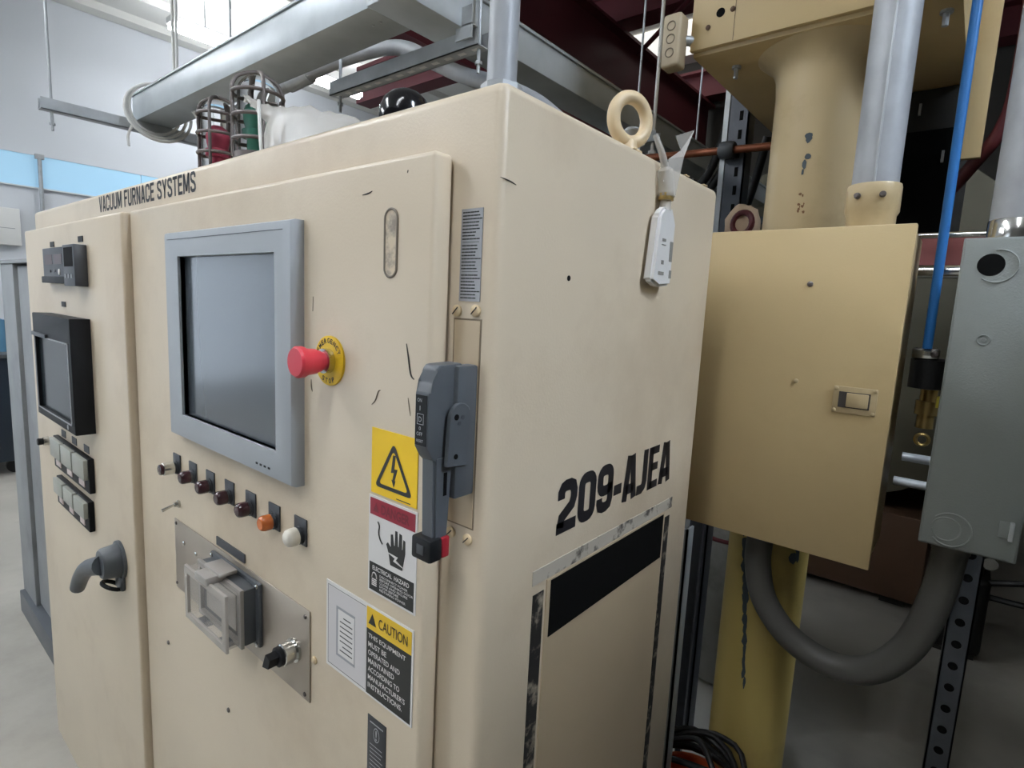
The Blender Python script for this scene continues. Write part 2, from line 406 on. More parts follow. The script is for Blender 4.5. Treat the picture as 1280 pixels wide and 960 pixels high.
def header(b, body, x0, x1, z0, z1, y):
    w = .6; sk = .165; e = sk / 2
    def L(c):
        m_ = w * 1.25 if c == 'M' else w * .9 if c in 'EFT' else w
        k = {
         'V': [[(e, 1), (m_ / 2 - .02, 0)], [(m_ - e, 1), (m_ / 2 + .02, 0)]],
         'A': [[(e, 0), (m_ / 2 - .02, 1)], [(m_ - e, 0), (m_ / 2 + .02, 1)], [(e + .06, .27), (m_ - e - .06, .27)]],
         'C': [[(m_ - e, .66), (m_ - e, .82), (m_ - e - .1, 1 - e), (e + .1, 1 - e), (e, .82), (e, .18), (e + .1, e), (m_ - e - .1, e), (m_ - e, .18), (m_ - e, .34)]],
         'U': [[(e, 1), (e, .2), (e + .1, e), (m_ - e - .1, e), (m_ - e, .2), (m_ - e, 1)]],
         'M': [[(e, 0), (e, 1)], [(m_ - e, 0), (m_ - e, 1)], [(e + .02, 1), (m_ / 2, .12)], [(m_ - e - .02, 1), (m_ / 2, .12)]],
         'F': [[(e, 0), (e, 1)], [(e, 1 - e), (m_, 1 - e)], [(e, .52), (m_ * .88, .52)]],
         'R': [[(e, 0), (e, 1)], [(e, 1 - e), (m_ - e - .08, 1 - e), (m_ - e, .84), (m_ - e, .66), (m_ - e - .08, .5), (e, .5)], [(m_ * .5, .5), (m_ - e, 0)]],
         'N': [[(e, 0), (e, 1)], [(m_ - e, 0), (m_ - e, 1)], [(e + .02, 1), (m_ - e - .02, 0)]],
         'E': [[(e, 0), (e, 1)], [(e, 1 - e), (m_, 1 - e)], [(e, .52), (m_ * .9, .52)], [(e, e), (m_, e)]],
         'S': [[(m_ - e, .7), (m_ - e, .83), (m_ - e - .1, 1 - e), (e + .1, 1 - e), (e, .84), (e, .67), (e + .1, .55), (m_ - e - .1, .46), (m_ - e, .33), (m_ - e, .17), (m_ - e - .1, e), (e + .1, e), (e, .17), (e, .3)]],
         'Y': [[(e, 1), (m_ / 2, .42)], [(m_ - e, 1), (m_ / 2, .42)], [(m_ / 2, .46), (m_ / 2, 0)]],
         'T': [[(0, 1 - e), (m_, 1 - e)], [(m_ / 2, 1), (m_ / 2, 0)]]}
        return m_, k[c]
    tot = sum((L(c)[0] + .09) if c != ' ' else .34 for c in body) - .09
    fx = (x1 - x0) / tot; fz = z1 - z0; px = 0
    for c in body:
        if c == ' ': px += .34; continue
        m_, ss = L(c)
        for pth in ss: stroke(b, pth, sk, lambda p, q=px: Vector((x0 + (q + p[0]) * fx, y, z0 + p[1] * fz)))
        px += m_ + .09
    return b
obj('lettering', header(mk(), 'VACUUM FURNACE SYSTEMS', -1.338, -.755, 1.8035, 1.841, -.0004), blackpaint, cab, 'dark lettering VACUUM FURNACE SYSTEMS', smooth=False)

# side access panel with black band and the worn outline of old tape
sp = obj('side_panel', bx(mk(), 0, .002, .128, .492, .3, 1.262), beige_in, cab, 'beige access panel with black band on the cabinet side')
obj('black_band', bx(mk(), .002, .0028, .136, .486, 1.177, 1.259), blackm, sp, smooth=False)
obj('tape_residue', bx(mk(), 0, .0012, .099, .122, .3, 1.25), tape_dark, cab, 'worn black tape residue', smooth=False)
obj('tape_residue', bx(mk(), 0, .0012, .498, .516, .3, 1.25), tape_dark, cab, 'worn black tape residue', smooth=False)
obj('tape_residue', bx(mk(), 0, .0012, .096, .522, 1.264, 1.284), tape_light, cab, 'worn pale tape residue', smooth=False)
obj('plugged_hole', lathe(mk(), (0, .137, 1.658), (1, 0, 0), [(0, .0035), (.0006, .0035)], 12), blackm, cab)

# ---- monitor
def ring(b, o, i_, y0, y1, ch=.004):
    """rectangular frame in the X-Z plane: outer and inner (x0, x1, z0, z1), back y0, front y1, chamfered outside edge"""
    def q(r, y, g=0): return [b.verts.new(p) for p in ((r[0] + g, y, r[2] + g), (r[1] - g, y, r[2] + g), (r[1] - g, y, r[3] - g), (r[0] + g, y, r[3] - g))]
    L_ = [q(o, y0), q(o, y1 + ch), q(o, y1 + ch * .3, ch * .3), q(o, y1, ch), q(i_, y1), q(i_, y0)]
    for A_, B_ in zip(L_, L_[1:] + L_[:1]):
        for k in range(4): b.faces.new((A_[k], A_[(k + 1) % 4], B_[(k + 1) % 4], B_[k]))
    return b
mon = obj('monitor', ring(mk(), (-.776, -.328, 1.346, 1.723), (-.711, -.369, 1.392, 1.679), DR, -.052, .009), monitor_grey, cab, 'light grey flat monitor bezel')
obj('screen', bx(mk(), -.72, -.36, -.040, -.034, 1.385, 1.685), screen_glass, mon, 'dark reflective monitor screen', smooth=False)
b = mk(); 
for z in (1.681, 1.389): bx(b, -.714, -.366, -.0475, -.040, z, z + .003)
for x in (-.714, -.369): bx(b, x, x + .003, -.0475, -.040, 1.389, 1.684)
obj('inner_lip', b, white_en, mon, smooth=False)
for i in range(4):
    x = -.430 + i * .0125; obj('indicator_slot', bx(mk(), x, x + .006, -.0525, -.051, 1.361, 1.364), black, mon, smooth=False)
obj('front_line', bx(mk(), -.755, -.345, -.0525, -.0515, 1.7085, 1.7095), darkgrey, mon, smooth=False)

# ---- emergency stop
es = obj('emergency_stop', lathe(mk(), (-.262, -.036, 1.536), (0, -1, 0), [(0, .0125), (.012, .0125), (.012, .0145), (.018, .0145), (.018, .0165), (.03, .0175), (.036, .0205), (.043, .0205), (.046, .018), (.0465, .0001)], 32), redcap, cab, 'red mushroom emergency stop button')
obj('collar_plate', lathe(mk(), (-.262, DR, 1.536), (0, -1, 0), [(0, .0335), (.003, .0335), (.0035, .032), (.0035, .0001)], 40), yellowp, es, 'round yellow emergency legend plate')
obj('ferrule', lathe(mk(), (-.262, -.0335, 1.536), (0, -1, 0), [(0, .0165), (.009, .0165), (.009, .012)], 24), chrome, es)
b = mk()
W_ = 'EMERGENCY'
for i, ch in enumerate(W_):
    a = math.radians(152 - i * 15.5); c = Vector((-.262 + .027 * math.cos(a), -.0336, 1.536 + .027 * math.sin(a)))
    uu = Vector((math.sin(a), 0, -math.cos(a))) * .0052; vv = Vector((math.cos(a), 0, math.sin(a))) * .0068
    text(b, ch, c - uu / 2 - vv / 2, uu, vv, .0003, .02)
for i, ch in enumerate('STOP'):
    a = math.radians(244 + i * 17); c = Vector((-.262 + .027 * math.cos(a), -.0336, 1.536 + .027 * math.sin(a)))
    uu = Vector((-math.sin(a), 0, math.cos(a))) * .0052; vv = Vector((-math.cos(a), 0, -math.sin(a))) * .0068
    text(b, ch, c - uu / 2 - vv / 2, uu, vv, .0003, .02)
obj('lettering', b, sign_black, es, smooth=False)

# ---- row of pilot lights under the monitor
for i in range(7):
    x = -.337 - .0775 * i; z = 1.268
    lm = lens_white if i == 0 else lens_orange if i == 1 else lens_dark
    pl = obj('pilot_light', lathe(mk(), (x, -.031, z), (0, -1, 0), [(0, .0135), (.004, .0135), (.004, .011), (.008, .011)], 24), charcoal, cab,
             ['white domed pilot light', 'amber pilot light', None, None, None, None, 'dark red push button in chrome ring'][i])
    obj('nameplate', bx(mk(), x - .017, x + .017, -.0325, DR, z - .014, z + .027, .0006), charcoal, pl)
    if i == 6:
        obj('chrome_ring', lathe(mk(), (x, -.039, z), (0, -1, 0), [(0, .0125), (.018, .0125), (.019, .0115), (.019, .009)], 24), chrome, pl)
        obj('lens', lathe(mk(), (x, -.057, z), (0, -1, 0), [(0, .0105), (.006, .0105), (.007, .009), (.007, .0001)], 24), lens_dark, pl)
    elif i == 0:
        obj('lens', lathe(mk(), (x, -.039, z), (0, -1, 0), [(0, .0135), (.008, .0135), (.013, .0125), (.016, .0095), (.018, .005), (.0185, .0001)], 28), lm, pl)
    else:
        b = lathe(mk(), (x, -.039, z), (0, -1, 0), [(0, .0125), (.01, .0125), (.014, .0115), (.0165, .0085), (.0165, .0001)], 12)
        obj('lens', b, lm, pl)
# toggle switch
ts = obj('toggle_switch', lathe(mk(), (-.80, DR, 1.192), (0, -1, 0), [(0, .008), (.004, .008), (.004, .006), (.01, .005)], 6), chrome, cab)
obj('lever', tube(mk(), [(-.80, -.038, 1.192), (-.80, -.05, 1.189), (-.80, -.062, 1.185)], .0028, 10, rf=lambda t: .8 + .5 * t), chrome, ts)
# switch plate with covered port and key switch
pt = obj('switch_plate', bx(mk(), -.823, -.311, -.0325, DR, 1.007, 1.156, .0008), brushed, cab, 'brushed metal plate with covered port and key switch')
for p in ((-.813, 1.148), (-.818, 1.017), (-.322, 1.144), (-.324, 1.016)): screw(pt, (p[0], -.0325, p[1]), (0, -1, 0), .0035, iron)
for p in ((-.775, 1.117), (-.717, 1.113)): screw(pt, (p[0], -.0325, p[1]), (0, -1, 0), .0045, chrome)
obj('nameplate', bx(mk(), -.627, -.517, -.032, DR, 1.161, 1.177), charcoal, cab, 'small blank black nameplate', smooth=False)
pc = obj('port_cover', bx(bx(mk(), -.636, -.452, -.040, -.0325, 1.036, 1.149, .003), -.625, -.462, -.060, -.039, 1.044, 1.142, .003), darkgrey, cab, 'grey port housing with clear hinged cover')
b = mk(); bx(b, -.622, -.465, -.086, -.060, 1.046, 1.14, .006, 3)
obj('clear_lid', b, poly, pc, 'clear plastic lid')
b = mk(); bx(b, -.60, -.487, -.0615, -.060, 1.062, 1.124)
obj('outlet_face', b, mat('outlet_face', 'aaa39a', .5), pc, smooth=False)
b = mk(); torus(b, (0, 0, 0), (0, 1, 0), .01, .002, 16, 6)
b.free()
b = mk()
ring(b, (-.624, -.463, 1.044, 1.142), (-.612, -.476, 1.056, 1.130), -.084, -.089, .002)
obj('lid_rim', b, mat('frosted_polycarbonate', 'bdb6ad', .25, alpha=.7), pc)
b = mk(); ring(b, (-.626, -.461, 1.042, 1.144), (-.615, -.472, 1.053, 1.133), -.060, -.066, .002)
obj('gasket', b, mat('gasket_grey', '8f8a84', .4), pc)
obj('latch', bx(bx(mk(), -.566, -.522, -.094, -.06, 1.139, 1.153, .003), -.575, -.513, -.075, -.045, 1.149, 1.157, .003), mat('grey_clear_latch', '9a958f', .3), pc)
obj('hinge', bx(bx(mk(), -.60, -.575, -.084, -.06, 1.036, 1.047, .002), -.515, -.49, -.084, -.06, 1.036, 1.047, .002), darkgrey, pc)
for p in ((-.628, 1.143), (-.459, 1.143), (-.459, 1.041)): screw(pc, (p[0], -.040, p[1]), (0, -1, 0), .0045, chrome)
ks = obj('key_switch', lathe(mk(), (-.352, -.0325, 1.078), (0, -1, 0), [(0, .019), (.004, .019), (.004, .015), (.010, .015), (.010, .017), (.022, .0165), (.024, .014)], 28), chrome, cab, 'chrome rotary key switch with black lever')
obj('bezel', lathe(mk(), (-.352, -.056, 1.078), (0, -1, 0), [(0, .015), (.006, .015), (.007, .012), (.007, .0001)], 24), black, ks)
b = mk(); prism(b, [(-.352 - .004, -.062, 1.078 + .010), (-.352 + .009, -.062, 1.078 + .006), (-.352 + .004, -.062, 1.078 - .010), (-.352 - .014, -.062, 1.078 - .014)], (0, -.016, 0))
obj('lever', b, black, ks)
screw(cab, (-.30, DR, 1.083), (0, -1, 0), .006, ivory, 'hole_plug')
for p in ((-.887, .850), (-.595, .843)): screw(cab, (p[0], DR, p[1]), (0, -1, 0), .0045, iron)

# ---- capsule shaped patch where a part was removed, and scratches
b = mk(); pts = []
for k in range(20):
    a = math.pi * k / 10; pts.append((-.139 + .0115 * math.cos(a), 1.686 + .0275 * (1 if math.sin(a) >= 0 else -1) + .0115 * math.sin(a)))
tube(b, [(x, -.0303, z) for x, z in pts], .0016, 6, False, closed=True)
cpatch = obj('capsule_outline', b, mat('grey_sealant', '7d7468', .6), cab, 'capsule shaped outline of sealant')
b = mk(); fpoly(b, [(x * .9 - .0139, z) for x, z in pts], DR, .0006)
obj('capsule_fill', b, patchy('bare_patch', '8f8578', 'cbbca2', 60, .35, .55), cpatch, smooth=False)
def scuff(pts, r=.0012, m_=scuff_m):
    obj('scratch', tube(mk(), pts, r, 5, rf=lambda t: .35 + .65 * math.sin(math.pi * min(max(t, .05), .95))), m_, cab)
sc2 = mat('scratch_brown', '6e6252', .7)
scuff([(-.107, -.0302, 1.571), (-.103, -.0302, 1.556), (-.098, -.0302, 1.536), (-.092, -.0302, 1.531)], .0014)
scuff([(-.102, -.0302, 1.508), (-.099, -.0302, 1.496), (-.097, -.0302, 1.487)], .001, sc2)
scuff([(-.171, -.0302, 1.49), (-.164, -.0302, 1.496), (-.158, -.0302, 1.508), (-.154, -.0302, 1.51)], .001, sc2)
scuff([(-.195, -.0302, 1.745), (-.183, -.0302, 1.746), (-.176, -.0302, 1.748)], .001)
scuff([(-.112, -.0302, 1.762), (-.111, -.0302, 1.765)], .0014)
scuff([(-.31, -.0302, 1.505), (-.309, -.0302, 1.495), (-.307, -.0302, 1.488)], .0012, sc2)
scuff([(.0002, .000, 1.752), (.0002, .015, 1.751), (.0002, .026, 1.749)], .0008)
scuff([(-.305, -.0302, 1.62), (-.306, -.0302, 1.60)], .0012, sc2)

# ---- warning signs on the right door
ys = obj('warning_sign', bx(mk(), -.168, -.081, -.0312, DR, 1.378, 1.462), sign_yellow, cab, 'yellow square sign with black high-voltage triangle', smooth=False)
b = mk()
tri = [(-.1245, 1.450), (-.161, 1.388), (-.088, 1.388)]
tube(b, [Vector((tri[0][0], -.0312, tri[0][1])), Vector((tri[1][0], -.0312, tri[1][1])), Vector((tri[2][0], -.0312, tri[2][1]))], .0001, 4, False, closed=True)
b.free(); b = mk()
def frame_tri(b, t, w, y):
    cx = sum(p[0] for p in t) / 3; cz = sum(p[1] for p in t) / 3
    # rounded outer and inner outlines
    def outline(s, r, n=5):
        out = []
        P = [Vector((cx + (p[0] - cx) * s, cz + (p[1] - cz) * s)) for p in t]
        for i in range(3):
            p = P[i]; a = (P[i - 1] - p).normalized(); c = (P[(i + 1) % 3] - p).normalized()
            for k in range(n):
                q = k / (n - 1); out.append(p + a * r * (1 - q) ** 2 + c * r * q ** 2)
        return out
    o = outline(1, .009); i_ = outline(1 - w, .006)
    vo = [b.verts.new((q.x, y, q.y)) for q in o]; vi = [b.verts.new((q.x, y, q.y)) for q in i_]
    n = len(vo)
    for k in range(n): b.faces.new((vo[k], vo[(k + 1) % n], vi[(k + 1) % n], vi[k]))
frame_tri(b, tri, .24, -.0316)
bolt = [(-.1225, 1.433), (-.1305, 1.412), (-.1245, 1.4135), (-.1275, 1.397), (-.1205, 1.396), (-.1165, 1.4175), (-.1225, 1.416), (-.1175, 1.433)]
bolt = [(-.1255, 1.434), (-.129, 1.4115), (-.1235, 1.4125), (-.1262, 1.4025), (-.1278, 1.403), (-.1235, 1.394), (-.1205, 1.4025), (-.1222, 1.4025), (-.1172, 1.4175), (-.1232, 1.417), (-.121, 1.434)]
fpoly(b, bolt, -.0312, .0004)
obj('voltage_symbol', b, sign_black, ys, 'black lightning bolt in a triangle', smooth=False)
b = mk(); bx(b, -.118, -.092, -.0315, -.0312, 1.3805, 1.3815)
obj('fine_print', b, sign_black, ys, smooth=False)

dg_ = obj('danger_sign', bx(mk(), -.172, -.079, -.0312, DR, 1.244, 1.374), sign_white, cab, 'danger electrical hazard sign with black hand', smooth=False)
obj('red_band', bx(mk(), -.169, -.082, -.0315, -.0312, 1.349, 1.371), sign_red, dg_, smooth=False)
obj('black_field', bx(mk(), -.169, -.082, -.0315, -.0312, 1.247, 1.285), sign_black, dg_, smooth=False)
b = mk(); ftext(b, 'DANGER', -.146, -.092, 1.3535, 1.3665, -.0316, .03); fpoly(b, [(-.163, 1.354), (-.1515, 1.354), (-.157, 1.366)], -.0315, .0003)
obj('lettering', b, sign_redtext, dg_, smooth=False)
b = mk(); ftext(b, 'ELECTRICAL  HAZARD', -.162, -.090, 1.2755, 1.2815, -.0316, .02)
for i, l in enumerate(('DISCONNECT POWER', 'BEFORE OPENING DOOR', 'CLOSE AND SECURE', 'DOOR BEFORE', 'RESTORING POWER')):
    ftext(b, l, -.147, -.147 + .0034 * len(l), 1.2695 - i * .0046, 1.2727 - i * .0046, -.0316, .01)
for i in range(4): bx(b, -.1635, -.1535, -.0318, -.0315, 1.262 - i * .0026, 1.2635 - i * .0026)
tube(b, [(-.1635, -.0316, 1.265), (-.162, -.0316, 1.270), (-.1585, -.0316, 1.272), (-.155, -.0316, 1.270), (-.1535, -.0316, 1.265)], .0008, 4)
obj('lettering', b, sign_white, dg_, smooth=False)
b = mk()
hand = [(-.127, 1.293), (-.104, 1.293), (-.1015, 1.305), (-.099, 1.316), (-.0995, 1.332), (-.103, 1.333), (-.104, 1.320), (-.1055, 1.320), (-.106, 1.338), (-.1105, 1.339), (-.1115, 1.321), (-.113, 1.321), (-.1145, 1.340), (-.1185, 1.340), (-.119, 1.321), (-.1205, 1.320), (-.123, 1.334), (-.127, 1.333), (-.1265, 1.316), (-.1325, 1.321), (-.1355, 1.318), (-.1305, 1.307)]
fpoly(b, hand, -.0312, .0004)
tube(b, [(-.153, -.0314, 1.342), (-.150, -.0314, 1.337), (-.151, -.0314, 1.328), (-.148, -.0314, 1.320), (-.143, -.0314, 1.315)], .0011, 5)
obj('hand_symbol', b, sign_black, dg_, 'black hand struck by a spark', smooth=False)
b = mk(); fpoly(b, [(-.135, 1.3085), (-.118, 1.3045), (-.121, 1.300), (-.100, 1.2965), (-.116, 1.3025), (-.1125, 1.3075)], -.0315, .0004)
obj('spark', b, sign_white, dg_, smooth=False)

cs = obj('caution_sign', bx(mk(), -.268, -.080, -.0312, DR, 1.094, 1.224), sign_white, cab, 'white caution sign with black and amber instruction field', smooth=False)
obj('pale_field', bx(mk(), -.263, -.1745, -.0314, -.0312, 1.099, 1.219), sign_grey, cs, smooth=False)
obj('amber_field', bx(mk(), -.173, -.083, -.0315, -.0312, 1.1905, 1.221), sign_amber, cs, smooth=False)
obj('black_field', bx(mk(), -.173, -.083, -.0315, -.0312, 1.097, 1.1905), sign_black, cs, smooth=False)
b = mk()
for (x0, x1, z0, z1) in ((-.2635, -.1745, 1.2185, 1.219), (-.2635, -.1745, 1.099, 1.0995), (-.2635, -.263, 1.099, 1.219)): bx(b, x0, x1, -.0316, -.0314, z0, z1)
for i in range(8):
    z = 1.180 - i * .0072; bx(b, -.2335 + (.008 if i == 0 else 0) + (.006 if i == 6 else 0), -.2045 - (.004 if i == 0 else 0), -.0321, -.0318, z, z + .0013)
ftext(b, 'CAUTION', -.1475, -.090, 1.199, 1.213, -.0317, .004)
fpoly(b, [(-.169, 1.198), (-.153, 1.198), (-.161, 1.2135)], -.0315, .0003)
obj('lettering', b, sign_black, cs, 'black CAUTION lettering', smooth=False)
obj('book_symbol', bx(mk(), -.243, -.199, -.0316, -.0314, 1.119, 1.1935), sticker_grey, cs, smooth=False)
obj('book_page', bx(mk(), -.2385, -.2, -.0318, -.0316, 1.123, 1.190), sign_white, cs, smooth=False)
b = mk()
for i, l in enumerate(('THIS EQUIPMENT', 'MUST BE', 'OPERATED AND', 'MAINTAINED', 'ACCORDING TO', "MANUFACTURER'S", 'INSTRUCTIONS.')):
    ftext(b, l, -.1685, -.1685 + .0054 * len(l), 1.1775 - i * .0117, 1.1848 - i * .0117, -.0316, .012)
obj('lettering', b, sign_white, cs, 'white instruction lettering', smooth=False)
dl = obj('data_label', bx(mk(), -.1685, -.1295, -.0312, DR, .962, 1.067, .0004), mat('dark_label', '37383a', .4, metal=.3), cab, 'small dark data label')
b = mk()
bx(b, -.163, -.135, -.0315, -.0312, 1.058, 1.0595)
ftext(b, '!', -.1505, -.1475, 1.037, 1.052, -.0314, .02)
tube(b, [(-.149 + .006 * math.cos(a * .5236), -.0313, 1.0445 + .010 * math.sin(a * .5236)) for a in range(12)], .0006, 4, False, closed=True)
for i in range(9): bx(b, -.163, -.135 - random.random() * .006, -.0315, -.0312, 1.026 - i * .006, 1.0268 - i * .006)
obj('lettering', b, sticker_grey, dl, smooth=False)

# silver sticker on the flange (only illegible lines of print)
st = obj('instruction_sticker', bx(mk(), -.0535, -.0215, -.001, 0, 1.623, 1.723), sticker_grey, cab, 'narrow silver sticker with fine print', smooth=False)
b = mk()
for i in range(27):
    if i in (9, 18): continue
    z = 1.7195 - i * .00355; l = .018 + random.random() * .009
    x = -.051
    while x < -.051 + l:
        w = .002 + random.random() * .004; bx(b, x, min(x + w, -.0225), -.0014, -.001, z - .0011, z + .0002); x += w + .0009
for i in (9, 18):
    z = 1.7195 - i * .00355; bx(b, -.050, -.026, -.0014, -.001, z - .0005, z)
obj('fine_print', b, sign_black, st, smooth=False)
# cover strip with a cut-out for the operating mechanism
obj('flange_slot', bx(mk(), -.0605, -.0175, -.0006, .0, 1.362, 1.604), mat('slot_shadow', '7a6c58', .6), cab, 'slot behind the disconnect handle', smooth=False)
obj('slot_plate', bx(mk(), -.0585, -.0195, -.0012, -.0006, 1.364, 1.602), beige_in, cab, smooth=False)
for p in ((-.0555, 1.612), (-.0265, 1.613), (-.053, 1.350), (-.0255, 1.349)):
    so = screw(cab, (p[0], 0, p[1]), (0, -1, 0), .0068, ivory, 'cover_screw')
    b = mk(); prism(b, [(p[0] - .0045, -.0044, p[1] - .0035), (p[0] - .0035, -.0044, p[1] - .0045), (p[0] + .0045, -.0044, p[1] + .0035), (p[0] + .0035, -.0044, p[1] + .0045)], (0, -.0004, 0))
    obj('slot', b, scuff_m, so, smooth=False)
# ---- disconnect handle
dh = obj('disconnect_bracket', bx(mk(), -.036, -.0185, -.032, -.0012, 1.406, 1.554, .003), darkgrey, cab, 'grey flange-mounted disconnect switch handle')
b = mk(); prism(b, [(-.047, y, z) for y, z in ((-.02, 1.5565), (-.054, 1.5555), (-.0585, 1.551), (-.0605, 1.538), (-.0675, 1.526), (-.0675, 1.468), (-.0605, 1.456), (-.052, 1.447), (-.028, 1.447), (-.02, 1.46))], (.022, 0, 0))
bmesh.ops.bevel(b, geom=b.edges[:], offset=.0025, segments=2, affect='EDGES', profile=.5)
obj('handle_housing', b, darkgrey, dh)
b = mk(); pp = []
for k in range(9):
    a = math.pi * k / 8; pp.append((-.0285 + .0155 * math.cos(a), 1.499 + .0155 * math.sin(a)))
pp += [(-.0475, 1.446), (-.0165, 1.443)]
prism(b, [(-.0215, y, z) for y, z in pp], (.0055, 0, 0)); bmesh.ops.bevel(b, geom=b.edges[:], offset=.0008, segments=1, affect='EDGES')
lv = obj('lever_plate', b, darkgrey, dh)
for (y, z, r) in ((-.0355, 1.4995, .0034), (-.026, 1.4985, .0026), (-.031, 1.4925, .0024), (-.0345, 1.456, .0030)):
    obj('pivot_hole', lathe(mk(), (-.016, y, z), (1, 0, 0), [(0, r), (.0005, r)], 12), blackm if r > .0027 else charcoal, dh)
b = mk(); prism(b, [(-.046, y, z) for y, z in ((-.058, 1.458), (-.029, 1.458), (-.0345, 1.360), (-.0555, 1.360))], (.022, 0, 0)); bmesh.ops.bevel(b, geom=b.edges[:], offset=.003, segments=2, affect='EDGES')
obj('lever', b, darkgrey, dh)
obj('lever_slot', bx(mk(), -.0245, -.0236, -.044, -.039, 1.412, 1.438), blackm, dh, smooth=False)
obj('lever_tip', bx(mk(), -.051, -.020, -.0645, -.046, 1.3405, 1.3665, .003), black, dh, 'black lever tip')
obj('tip_mark', bx(mk(), -.041, -.030, -.0652, -.0644, 1.348, 1.359, .0003), charcoal, dh)
obj('red_tip', bx(mk(), -.0495, -.0205, -.046, -.0345, 1.3415, 1.3655, .002), mat('red_tip', '8f1d28', .45), dh, 'red end of the lever tip')
obj('position_label', bx(mk(), -.0445, -.0275, -.0682, -.0675, 1.470, 1.524), black, dh, 'black on off position label', smooth=False)
b = mk()
def lt(s, x0, x1, z0, z1): ftext(b, s, x0, x1, z0, z1, -.0684, .01)
lt('ON', -.0415, -.0345, 1.5165, 1.5205); lt('I', -.0375, -.0365, 1.5075, 1.5125)
for r_ in ((-.0415, -.0315, 1.5035, 1.5040), (-.0415, -.0315, 1.4925, 1.4930)): bx(b, r_[0], r_[1], -.0686, -.0682, r_[2], r_[3])
for x in (-.0415, -.0320): bx(b, x, x + .0005, -.0686, -.0682, 1.4925, 1.5040)
lt('D', -.0388, -.0342, 1.4955, 1.501)
lt('0', -.0380, -.0352, 1.4865, 1.4905); lt('OFF', -.0415, -.0325, 1.4805, 1.4845); lt('RESET', -.0415, -.0310, 1.4735, 1.4765)
obj('lettering', b, sticker_grey, dh, smooth=False)

# ---- left door instruments
c1 = obj('temperature_controller', bx(mk(), -1.64, -1.412, -.060, DL, 1.622, 1.716, .002), charcoal, cab, 'black twin-display controller')
for x in (-1.62, -1.525): obj('display', bx(mk(), x, x + .08, -.0606, -.0595, 1.672, 1.698), mat('dark_red_display', '3c1f22', .3), c1, smooth=False)
obj('lower_flap', bx(mk(), -1.648, -1.404, -.064, DL, 1.622, 1.640, .002), black, c1)
for p in ((-1.47, 1.652, .008, sign_white), (-1.515, 1.655, .004, sticker_grey), (-1.56, 1.654, .004, charcoal)):
    obj('key', lathe(mk(), (p[0], -.060, p[1]), (0, -1, 0), [(0, p[2]), (.002, p[2])], 12), p[3], c1)
c2 = obj('display_module', bx(mk(), -1.378, -1.28, -.072, DL, 1.617, 1.717, .002), charcoal, cab, 'black square display module')
obj('display', bx(mk(), -1.366, -1.29, -.0726, -.0718, 1.664, 1.710), blackm, c2, smooth=False)
for i in range(3): obj('key', bx(mk(), -1.362 + i * .026, -1.352 + i * .026, -.0732, -.0718, 1.636, 1.646), sticker_grey, c2, smooth=False)
for p in ((-1.60, 1.728), (-1.326, 1.7325), (-1.516, 1.567)): obj('nameplate', bx(mk(), p[0] - .02, p[0] + .02, -.0465, DL, p[1] - .007, p[1] + .007), black, cab, smooth=False)
rc = obj('chart_recorder', ring(mk(), (-1.662, -1.284, 1.250, 1.538), (-1.645, -1.307, 1.272, 1.476), DL, -.088, .003), black, cab, 'black panel chart recorder with screen')
obj('screen', bx(mk(), -1.65, -1.30, -.080, -.074, 1.268, 1.48), screen_dark, rc, smooth=False)
b = mk()
for z in (1.271, 1.474): bx(b, -1.646, -1.303, -.0895, -.0875, z, z + .003)
for x in (-1.647, -1.308): bx(b, x, x + .005, -.0895, -.0875, 1.271, 1.477)
obj('screen_trim', b, sticker_grey, rc, smooth=False)
obj('handle_bar', bx(mk(), -1.655, -1.50, -.094, -.088, 1.476, 1.486, .001), charcoal, rc)
obj('emblem', lathe(mk(), (-1.345, -.088, 1.262), (0, -1, 0), [(0, .007), (.001, .007)], 12), sticker_grey, rc)
# square push buttons, two rows of three
def sqgroup(x0, x1, z0, z1, lab):
    g = obj('button_block', bx(mk(), x0, x1, -.058, DL, z0, z1, .002), black, cab, lab)
    w = (x1 - x0) / 3
    for i in range(3):
        xa = x0 + i * w + .006; xb = x0 + (i + 1) * w - .006
        obj('button', bx(mk(), xa, xb, -.068, -.056, z0 + .036, z1 - .003, .002), mat('translucent_button', '9fa096', .35, spec=.5), g)
        obj('lamp_window', bx(mk(), xa + .025, xb - .03, -.0605, -.057, z0 + .010, z0 + .026, .001), mat('pink_window', 'c9b9b4', .4), g)
sqgroup(-1.665, -1.315, 1.085, 1.178, 'upper row of three square buttons')
sqgroup(-1.655, -1.335, .975, 1.058, 'lower row of three square buttons')
for x in (-1.60, -1.49, -1.375): obj('nameplate', bx(mk(), x - .022, x + .022, -.0465, DL, 1.182, 1.202), charcoal, cab, smooth=False)
kn = obj('knob_switch', lathe(mk(), (-1.79, DL, 1.135), (0, -1, 0), [(0, .014), (.014, .013), (.014, .010)], 20), chrome, cab)
obj('knob', lathe(mk(), (-1.79, -.059, 1.135), (0, -1, 0), [(0, .010), (.012, .011), (.014, .009), (.014, .0001)], 16), black, kn)
# rotary door handle
rh = obj('rotary_handle', lathe(mk(), (-1.135, DL, .965), (0, -1, 0), [(0, .047), (.006, .047), (.007, .041), (.038, .037), (.043, .033), (.043, .0001)], 32), darkgrey, cab, 'dark grey rotary door handle')
b = mk(); tube(b, [(-1.135, -.082, .962), (-1.165, -.088, .952), (-1.215, -.094, .930), (-1.265, -.096, .893), (-1.30, -.098, .850)], .021, 14, rf=lambda t: 1.15 - .35 * t)
obj('grip', b, darkgrey, rh)
b = mk(); torus(b, (-1.135, -.066, .905), (.1, .55, 1), .022, .005, 24, 8)
obj('padlock_loop', b, black, rh)
obj('pivot_boss', bx(mk(), -1.15, -1.105, -.056, DL, .893, .93, .005), darkgrey, rh)
